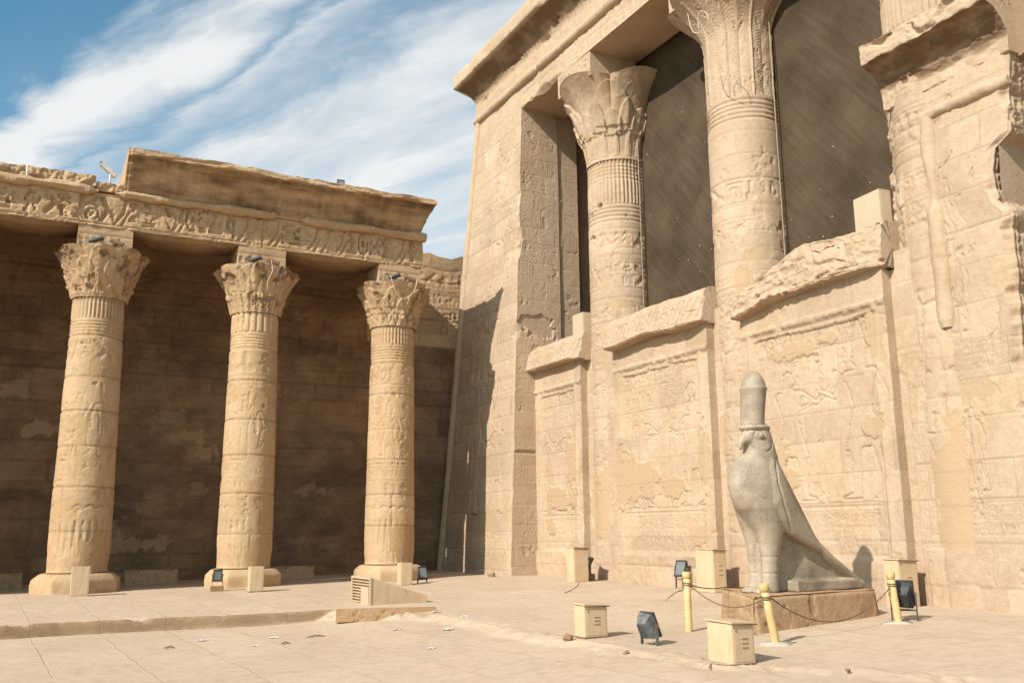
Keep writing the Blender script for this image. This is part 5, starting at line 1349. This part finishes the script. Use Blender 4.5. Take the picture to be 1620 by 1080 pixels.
cabinet(Vector((14.95, 12.32, 7.25)), .30, .74, 1.05, 'cream cabinet up on the broken screen wall in front of brown netting', False, False, rad(-6), mat='cream_pale')

# floodlights ----------------------------------------------------------------------------
def floodlight(pos, aim, tilt, s, label, block=False, dark='lampgrey', legs=.26):
    """local +x is where the lamp shines"""
    t = thing('floodlight', label, 'floodlight', pos, aim, 'floodlights on the pavement')
    t.scale = (s, s * .74, s * 1.12)
    R = Matrix.Rotation(-tilt, 4, 'Y'); O = Matrix.Translation((0, 0, legs + .13))
    bm = bmesh.new()
    loft_bm(bm, [(Vector((-.17, 0, -.01)), Vector((0, .13, 0)), Vector((0, 0, .11))), (Vector((-.165, 0, 0)), Vector((0, .15, 0)), Vector((0, 0, .13))), (Vector((-.06, 0, 0)), Vector((0, .25, 0)), Vector((0, 0, .21))), (Vector((.02, 0, 0)), Vector((0, .27, 0)), Vector((0, 0, .23)))], 4)
    bmesh.ops.rotate(bm, verts=bm.verts, matrix=Matrix.Rotation(rad(45), 3, 'X'))
    for k in range(5): bm_box(bm, (-.19, -.10 + k * .045, -.11), (-.10, -.093 + k * .045, .11))
    bmesh.ops.transform(bm, matrix=O @ R, verts=bm.verts); bm_obj(bm, 'housing', M[dark], t, False)
    bm = bmesh.new()
    for lo, hi in (((.02, -.22, .15), (.06, .22, .19)), ((.02, -.22, -.19), (.06, .22, -.15)), ((.02, -.22, -.15), (.06, -.18, .15)), ((.02, .18, -.15), (.06, .22, .15))): bm_box(bm, lo, hi, .006)
    bmesh.ops.transform(bm, matrix=O @ R, verts=bm.verts); bm_obj(bm, 'lens_frame', M['lampdark'], t, False)
    bm = bmesh.new(); bm_box(bm, (.022, -.18, -.15), (.045, .18, .15)); bmesh.ops.transform(bm, matrix=O @ R, verts=bm.verts); bm_obj(bm, 'lens', M['glass'], t, False)
    bm = bmesh.new(); z = legs + .13
    for y in (-.24, .24): bm_box(bm, (-.03, y - .012, .0), (.03, y + .012, z + .03), .004)
    bm_box(bm, (-.03, -.24, legs * .62), (.03, .24, legs * .62 + .02), .003)
    bm_obj(bm, 'bracket', M['lampdark'] if dark == 'lampdark' else M['white_metal'] if dark == 'pale' else M['lampgrey'], t, False)
    for y in (-.262, .262):
        bm = bmesh.new(); bm_box(bm, (-.03, y - .012, z - .03), (.03, y + .012, z + .03), .008); bm_obj(bm, 'knob', M['brass'], t, False)
    if block:
        bm = bmesh.new(); bm_box(bm, (-.16, -.30, -.16), (.16, .30, -.001), .01); bm_obj(bm, 'foot_block', M['pedestal'], t, False)
    return t
floodlight(put(1028, 1019), rad(8), rad(26), .86, 'largest weathered grey floodlight standing on bare pavement, back toward the viewer', legs=.14)
p = put(1079, 930); floodlight(p, rad(-165), rad(20), .95, 'grey floodlight raised behind the upright yellow post', legs=.30)
floodlight(Vector((14.40, 22.72, .34)), rad(-30), rad(-28), .85, 'grey floodlight tilted over beside the cabinet at the hall plinth', True, legs=.18)
p = put(343, 934); floodlight(p + Vector((0, 0, .12)), rad(-95), rad(-15), .72, 'small black floodlight on a stone in front of the middle column base', True, 'lampdark', legs=.22)
p = put(668, 922); floodlight(p, rad(-80), rad(22), .85, 'floodlight with a bright glass face beside the third column cabinet', False, 'lampdark', legs=.16)
p = put(1432, 982); floodlight(p, rad(35), rad(30), 1.05, 'dark floodlight tangled behind the leaning yellow post by the door jamb', False, 'lampdark', legs=.22)
t = floodlight(Vector((8.03, 26.45, 11.93)), rad(-100), rad(8), .72, 'small floodlight on the roof edge above the colonnade cornice', False, 'lampdark', legs=.02)

# yellow posts and chain -------------------------------------------------------------------
def bollard(pos, h, lean, label):
    t = thing('bollard', label, 'post', pos, 0, 'yellow chain posts')
    t.rotation_euler = lean
    bm = bmesh.new(); bm_tube(bm, [(0, 0, -.06), (0, 0, .02), (0, 0, h * .5), (0, 0, h - .1)], .057, 20); bm_obj(bm, 'post', M['bollard'], t)
    bm = bmesh.new(); bm_tube(bm, [(0, 0, h - .09), (0, 0, h - .089), (0, 0, h - .088), (0, 0, h - .004), (0, 0, h - .002), (0, 0, h)], [.056, .068, .069, .069, .068, .05], 20); bm_obj(bm, 'cap', M['bollard'], t)
    for s_ in (-1, 1):
        bm = bmesh.new(); bm_tube(bm, [(s_ * (.065 + .025 * math.cos(a)), 0, h - .22 + .03 * math.sin(a)) for a in np.linspace(0, 6.28, 12)], .006, 6); bm_obj(bm, 'ring', M['brass'], t)
    bm = bmesh.new(); bm_tube(bm, [(.064 * math.cos(a), .064 * math.sin(a), h - .15 - .005 * a) for a in np.linspace(0, 12, 40)], .008, 6); bm_obj(bm, 'chain_wrap', M['rust'], t)
    return t
B1, B2, B3 = put(1090, 998), put(1228, 1018), put(1422, 985)
bollard(B1, .90, (0, 0, 0), 'upright yellow post left of the falcon pedestal')
bollard(B2, .84, (rad(3), rad(-14.5), 0), 'yellow post leaning left in front of the pedestal face')
bollard(B3, .78, (0, rad(-8), 0), 'yellow post leaning left beside the floodlight, right of the pedestal')
for p in (B2, B3):
    bm = bmesh.new(); n = 22
    pts = [Vector((p.x + (.26 + .05 * math.sin(3 * a + p.x) + .03 * math.sin(7 * a)) * math.cos(a), p.y + (.2 + .04 * math.cos(4 * a)) * math.sin(a), 0)) for a in np.linspace(0, 2 * math.pi, n, endpoint=False)]
    vs = [bm.verts.new((q.x, q.y, float(gz(q.x, q.y)) + .012)) for q in pts]; c = bm.verts.new((p.x, p.y, p.z + .035))
    lo = [bm.verts.new((q.x, q.y, float(gz(q.x, q.y)) - .04)) for q in pts]
    for i in range(n): bm.faces.new((vs[i], vs[(i + 1) % n], c)); bm.faces.new((lo[i], lo[(i + 1) % n], vs[(i + 1) % n], vs[i]))
    o = bm_obj(bm, 'cement_patch', M['cement']); tag(o, 'pale cement collar around the foot of the ' + ('middle leaning post' if p is B2 else 'right leaning post'), 'cement patch')
def chain(a, b, sag, label, n=60, r=.009):
    a, b = Vector(a), Vector(b); bm = bmesh.new()
    pts = [a.lerp(b, t) - Vector((0, 0, sag * 4 * t * (1 - t))) for t in np.linspace(0, 1, n)]
    bm_tube(bm, pts, [r * (1.25 if i % 2 else .75) for i in range(n)], 6)
    o = bm_obj(bm, 'chain', M['rust']); tag(o, label, 'chain')
top1 = B1 + Vector((.06, 0, .70)); top2 = B2 + Vector((-.15, 0, .62)); top3 = B3 + Vector((-.10, 0, .56))
chain(top1, top2, .22, 'thin rusty chain sagging between the upright post and the middle leaning post')
chain(top2 + Vector((.1, 0, 0)), top3, .42, 'thin rusty chain drooping along the front of the pedestal to the right post')
chain(top1 + Vector((.02, .04, 0)), Vector((10.75, 12.6, .62)), .05, 'thin chain running from the upright post back to the pedestal')

# sunken vent housing ----------------------------------------------------------------------
def build_vent():
    P = on_z(586, 962, -.06); t = thing('vent_housing', 'low cream wedge shaped vent housing with a slatted end, on the platform edge', 'vent housing', (P[0], P[1], -.08), rad(2))
    L, D, h0, h1 = 1.34, 1.15, .66, .24
    bm = bmesh.new()
    a = [(0, 0, 0), (L, 0, 0), (L, 0, h1), (0, 0, h0)]; b = [(x, D, z) for x, y, z in a]
    va = [bm.verts.new(v) for v in a]; vb = [bm.verts.new(v) for v in b]
    bm.faces.new(va); bm.faces.new(vb[::-1])
    for i in (0, 1, 2): bm.faces.new((va[i], vb[i], vb[(i + 1) % 4], va[(i + 1) % 4]))
    # recessed back plate of the slatted end
    r = [bm.verts.new((.05, y, z)) for y, z in ((0, 0), (D, 0), (D, h0 - .02), (0, h0 - .02))]; bm.faces.new(r)
    bm_obj(bm, 'body', M['cream'], t, False)
    bm = bmesh.new()
    for lo, hi in (((-.025, -.015, h0 - .04), (.02, D + .015, h0 + .01)), ((-.025, -.015, -.02), (.02, D + .015, .03)), ((-.025, -.015, .03), (.02, .035, h0 - .04)), ((-.025, D - .035, .03), (.02, D + .015, h0 - .04))): bm_box(bm, lo, hi, .004)
    bm_obj(bm, 'frame', M['cream_pale'], t, False)
    for k in range(9):
        bm = bmesh.new(); z = .055 + k * .063; bm_box(bm, (-.012, .04, z), (.028, D - .04, z + .02)); o = bm_obj(bm, 'slat', M['cream'], t, False)
    bm = bmesh.new(); bm_box(bm, (-.02, .10, .05), (.0, .55, h0 * .7), .004); bm_obj(bm, 'access_panel', M['cream_pale'], t, False)
build_vent()
a, b = on_z(531, 979, -.1), on_z(690, 970, -.04)
a, b = Vector(a), Vector(b); L = (b - a).length
c = Canvas(L, .24, .02, 301); c.chips(.2, .4, .015); h, A = c.out(.008)
gm = GM(); gm.panel(np.stack([c.u[None, :] + 0 * h, -h, c.v[:, None] + 0 * h - .06], -1), A, (0, .22, 0))
o = gm.build('stone_beam', M['pedestal']); o.location = a; o.rotation_euler = (0, 0, math.atan2(b.y - a.y, b.x - a.x)); tag(o, 'long low stone beam lying in front of the vent housing', 'stone beam')

# lamp rails on the abaci, camera on the roof ---------------------------------------------------
def lamp_rail(x, z, label):
    t = thing('lamp_rail', label, 'lamp rail', (x, AF - .02, z), 0, 'lamp rails on the colonnade columns')
    bm = bmesh.new(); bm_box(bm, (-.80, -.05, -.03), (.80, .0, .03), .004); bm_obj(bm, 'rail', M['white_metal'], t, False)
    for sx, a in ((-.25, rad(-25)), (.28, rad(18))):
        bm = bmesh.new(); bm_tube(bm, [(-.19, 0, 0), (-.18, 0, 0), (.16, 0, 0), (.19, 0, 0)], [.05, .065, .065, .075], 12)
        bmesh.ops.rotate(bm, verts=bm.verts, matrix=Matrix.Rotation(a, 3, 'Y'))
        bmesh.ops.translate(bm, verts=bm.verts, vec=(sx, -.12, .20)); s_ = bm_obj(bm, 'spotlight', M['lampdark'] if sx < 0 else M['rust'], t)
        bm = bmesh.new(); bm_tube(bm, [(sx - .1, -.03, .02), (sx, -.10, .12), (sx, -.12, .18)], .014, 6); bm_tube(bm, [(sx + .12, -.03, .02), (sx, -.10, .12)], .012, 6); bm_obj(bm, 'bracket', M['lampdark'], s_)
        bm = bmesh.new(); bm_tube(bm, [(sx, -.11, .16), (sx + .15, -.08, .06), (sx + .3, -.05, .05), (sx + .42, -.03, .02)], .010, 6); bm_obj(bm, 'cable', M['wire'], s_)
for x, lab in zip(COLX, ('leftmost', 'middle', 'third')): lamp_rail(x, 9.24, 'thin rail with two small spotlights above the capital of the %s column' % lab)
t = thing('security_camera', 'pale security camera on a stub, pointing down left on the roof edge', 'camera', (1.50, 27.1, 11.25))
bm = bmesh.new(); bm_box(bm, (-.26, -.07, -.06), (.26, .07, .06), .012); bmesh.ops.rotate(bm, verts=bm.verts, matrix=Matrix.Rotation(rad(38), 3, 'Y')); bmesh.ops.translate(bm, verts=bm.verts, vec=(0, 0, .34)); bm_obj(bm, 'housing', M['white_metal'], t, False)
bm = bmesh.new(); bm_tube(bm, [(.06, 0, -.25), (.06, 0, .3)], .03, 10); bm_obj(bm, 'bracket', M['white_metal'], t)
bm = bmesh.new(); bm_tube(bm, [(-.29, 0, .11), (-.25, 0, .14)], .04, 10)
bmesh.ops.translate(bm, verts=bm.verts, vec=(.07, 0, .40)); bm_obj(bm, 'lens', M['lampdark'], t)

# cables
def cable(pts, r, label, mat='cable'):
    bm = bmesh.new(); P = [Vector(p) for p in pts]; Q = []
    for i in range(len(P) - 1):
        p0, p1, p2, p3 = P[max(i - 1, 0)], P[i], P[i + 1], P[min(i + 2, len(P) - 1)]
        for t in np.linspace(0, 1, 8, endpoint=False):
            Q.append(.5 * ((2 * p1) + (p2 - p0) * t + (2 * p0 - 5 * p1 + 4 * p2 - p3) * t * t + (3 * p1 - p0 - 3 * p2 + p3) * t ** 3))
    Q.append(P[-1]); bm_tube(bm, Q, r, 6); o = bm_obj(bm, 'cable', M[mat]); tag(o, label, 'cable'); return o
def gpts(l, dz=.012): return [put(*q) + Vector((0, 0, dz)) for q in l]
cable(gpts([(893, 938), (903, 934), (914, 926), (917, 918)]), .012, 'loose cable on the ground at the foot of the hall plinth cabinet')
cable(gpts([(1053, 952), (1060, 944), (1072, 936), (1085, 933), (1100, 932)]), .012, 'loose cable snaking on the ground below the raised floodlight')
cable(gpts([(1122, 1058), (1124, 1052), (1132, 1050), (1150, 1054), (1162, 1056)]), .010, 'short cable around the foot of the nearest cabinet')
def cap_pt(px, py, x): d = ray(px, py); q = np.array([0, 0, CAM_H]) + d * x / d[0]; return Vector(q)
cable([cap_pt(px, py, 13.55) for px, py in ((1088, 22), (1092, 40), (1098, 52), (1110, 50), (1120, 38), (1118, 22), (1108, 18), (1104, 30), (1106, 46))], .010, 'looped pale cable hanging on the palm capital of the second hall column', 'wire')
cable([Vector((9.62, 26.2, 9.28)), Vector((9.75, 26.17, 8.85)), Vector((9.95, 26.2, 8.62)), Vector((10.2, 26.2, 8.66)), Vector((10.42, 26.17, 8.95)), Vector((10.5, 26.22, 9.3))], .012, 'thin pale cable looped over the capital of the third colonnade column', 'wire')
cable([Vector((5.95, 26.22, 9.3)), Vector((6.0, 26.2, 9.0)), Vector((5.9, 26.28, 8.7)), Vector((5.93, 26.4, 8.45))], .012, 'thin pale cable hanging over the capital of the middle colonnade column', 'wire')

# litter and rubble
def paper(px, py, s, sd, label):
    p = put(px, py); r = np.random.default_rng(sd); n = 6; bm = bmesh.new()
    g = [[bm.verts.new((s * (i / (n - 1) - .5) * (1 + .2 * r.random()), s * .8 * (j / (n - 1) - .5) * (1 + .2 * r.random()), .008 + s * .13 * r.random())) for j in range(n)] for i in range(n)]
    for i in range(n - 1):
        for j in range(n - 1): bm.faces.new((g[i][j], g[i + 1][j], g[i + 1][j + 1], g[i][j + 1]))
    r_ = bmesh.ops.solidify(bm, geom=bm.faces[:], thickness=.004)
    o = bm_obj(bm, 'paper_scrap', M['paper'], None, False); o.location = p; o.rotation_euler = (0, 0, sd); tag(o, label, 'litter', 'white paper scraps on the paving')
for i, (px, py, s, lab) in enumerate(((627, 996, .17, 'crumpled white paper scrap on the paving below the vent housing beam'), (708, 996, .18, 'white paper scrap lying right of the stone beam end'),
        (735, 985, .16, 'white paper scrap farthest right of the litter'), (690, 974, .16, 'white paper scrap touching the right end of the stone beam'), (682, 1026, .13, 'white paper scrap nearest the viewer, alone on the paving'),
        (432, 1009, .16, 'white paper scrap below the worn step, left of a dry twig'), (404, 1022, .10, 'small flat white paper scrap, lowest of the left litter'), (320, 1013, .15, 'white paper scrap farthest left on the paving'))):
    paper(px, py, s, i + 3, lab)
for i, (px, py, L, lab) in enumerate(((500, 1008, .32, 'dry forked twig on the paving below the step'), (268, 1026, .16, 'short dark twig at the left of the paving'), (452, 1019, .14, 'small dark twig between two paper scraps'))):
    p = put(px, py); bm = bmesh.new(); bm_tube(bm, [(-L / 2, 0, .02), (0, .03, .035), (L / 2, -.02, .02)], [.009, .012, .006], 6); bm_tube(bm, [(-.02, .03, .03), (L * .3, .10, .03)], .007, 6); bm_tube(bm, [(-.05, .02, .03), (-L * .3, -.08, .02)], .007, 6)
    o = bm_obj(bm, 'twig', M['twig']); o.location = p; tag(o, lab, 'twig')
def rubble(px, py, s, sd, label, mat='pedestal'):
    p = put(px, py); bm = bmesh.new(); bmesh.ops.create_icosphere(bm, subdivisions=3, radius=s); r = np.random.default_rng(sd); D = [Vector(v).normalized() for v in r.normal(size=(9, 3))]
    for v in bm.verts:
        for d in D:
            k = v.co.dot(d) - s * .62
            if k > 0: v.co -= d * k
        v.co.z *= .7
    o = bm_obj(bm, 'rubble_stone', M[mat], None, False); o.location = p + Vector((0, 0, s * .25)); tag(o, label, 'stone', 'loose stones')
rubble(898, 1011, .09, 1, 'small broken stone on the platform edge left of the lone cabinet')
rubble(990, 1035, .05, 2, 'tiny stone below the big floodlight'); rubble(778, 912, .16, 3, 'loose stone at the foot of the corner pier', 'hall'); rubble(1342, 1062, .04, 4, 'tiny stone at the bottom right of the paving')
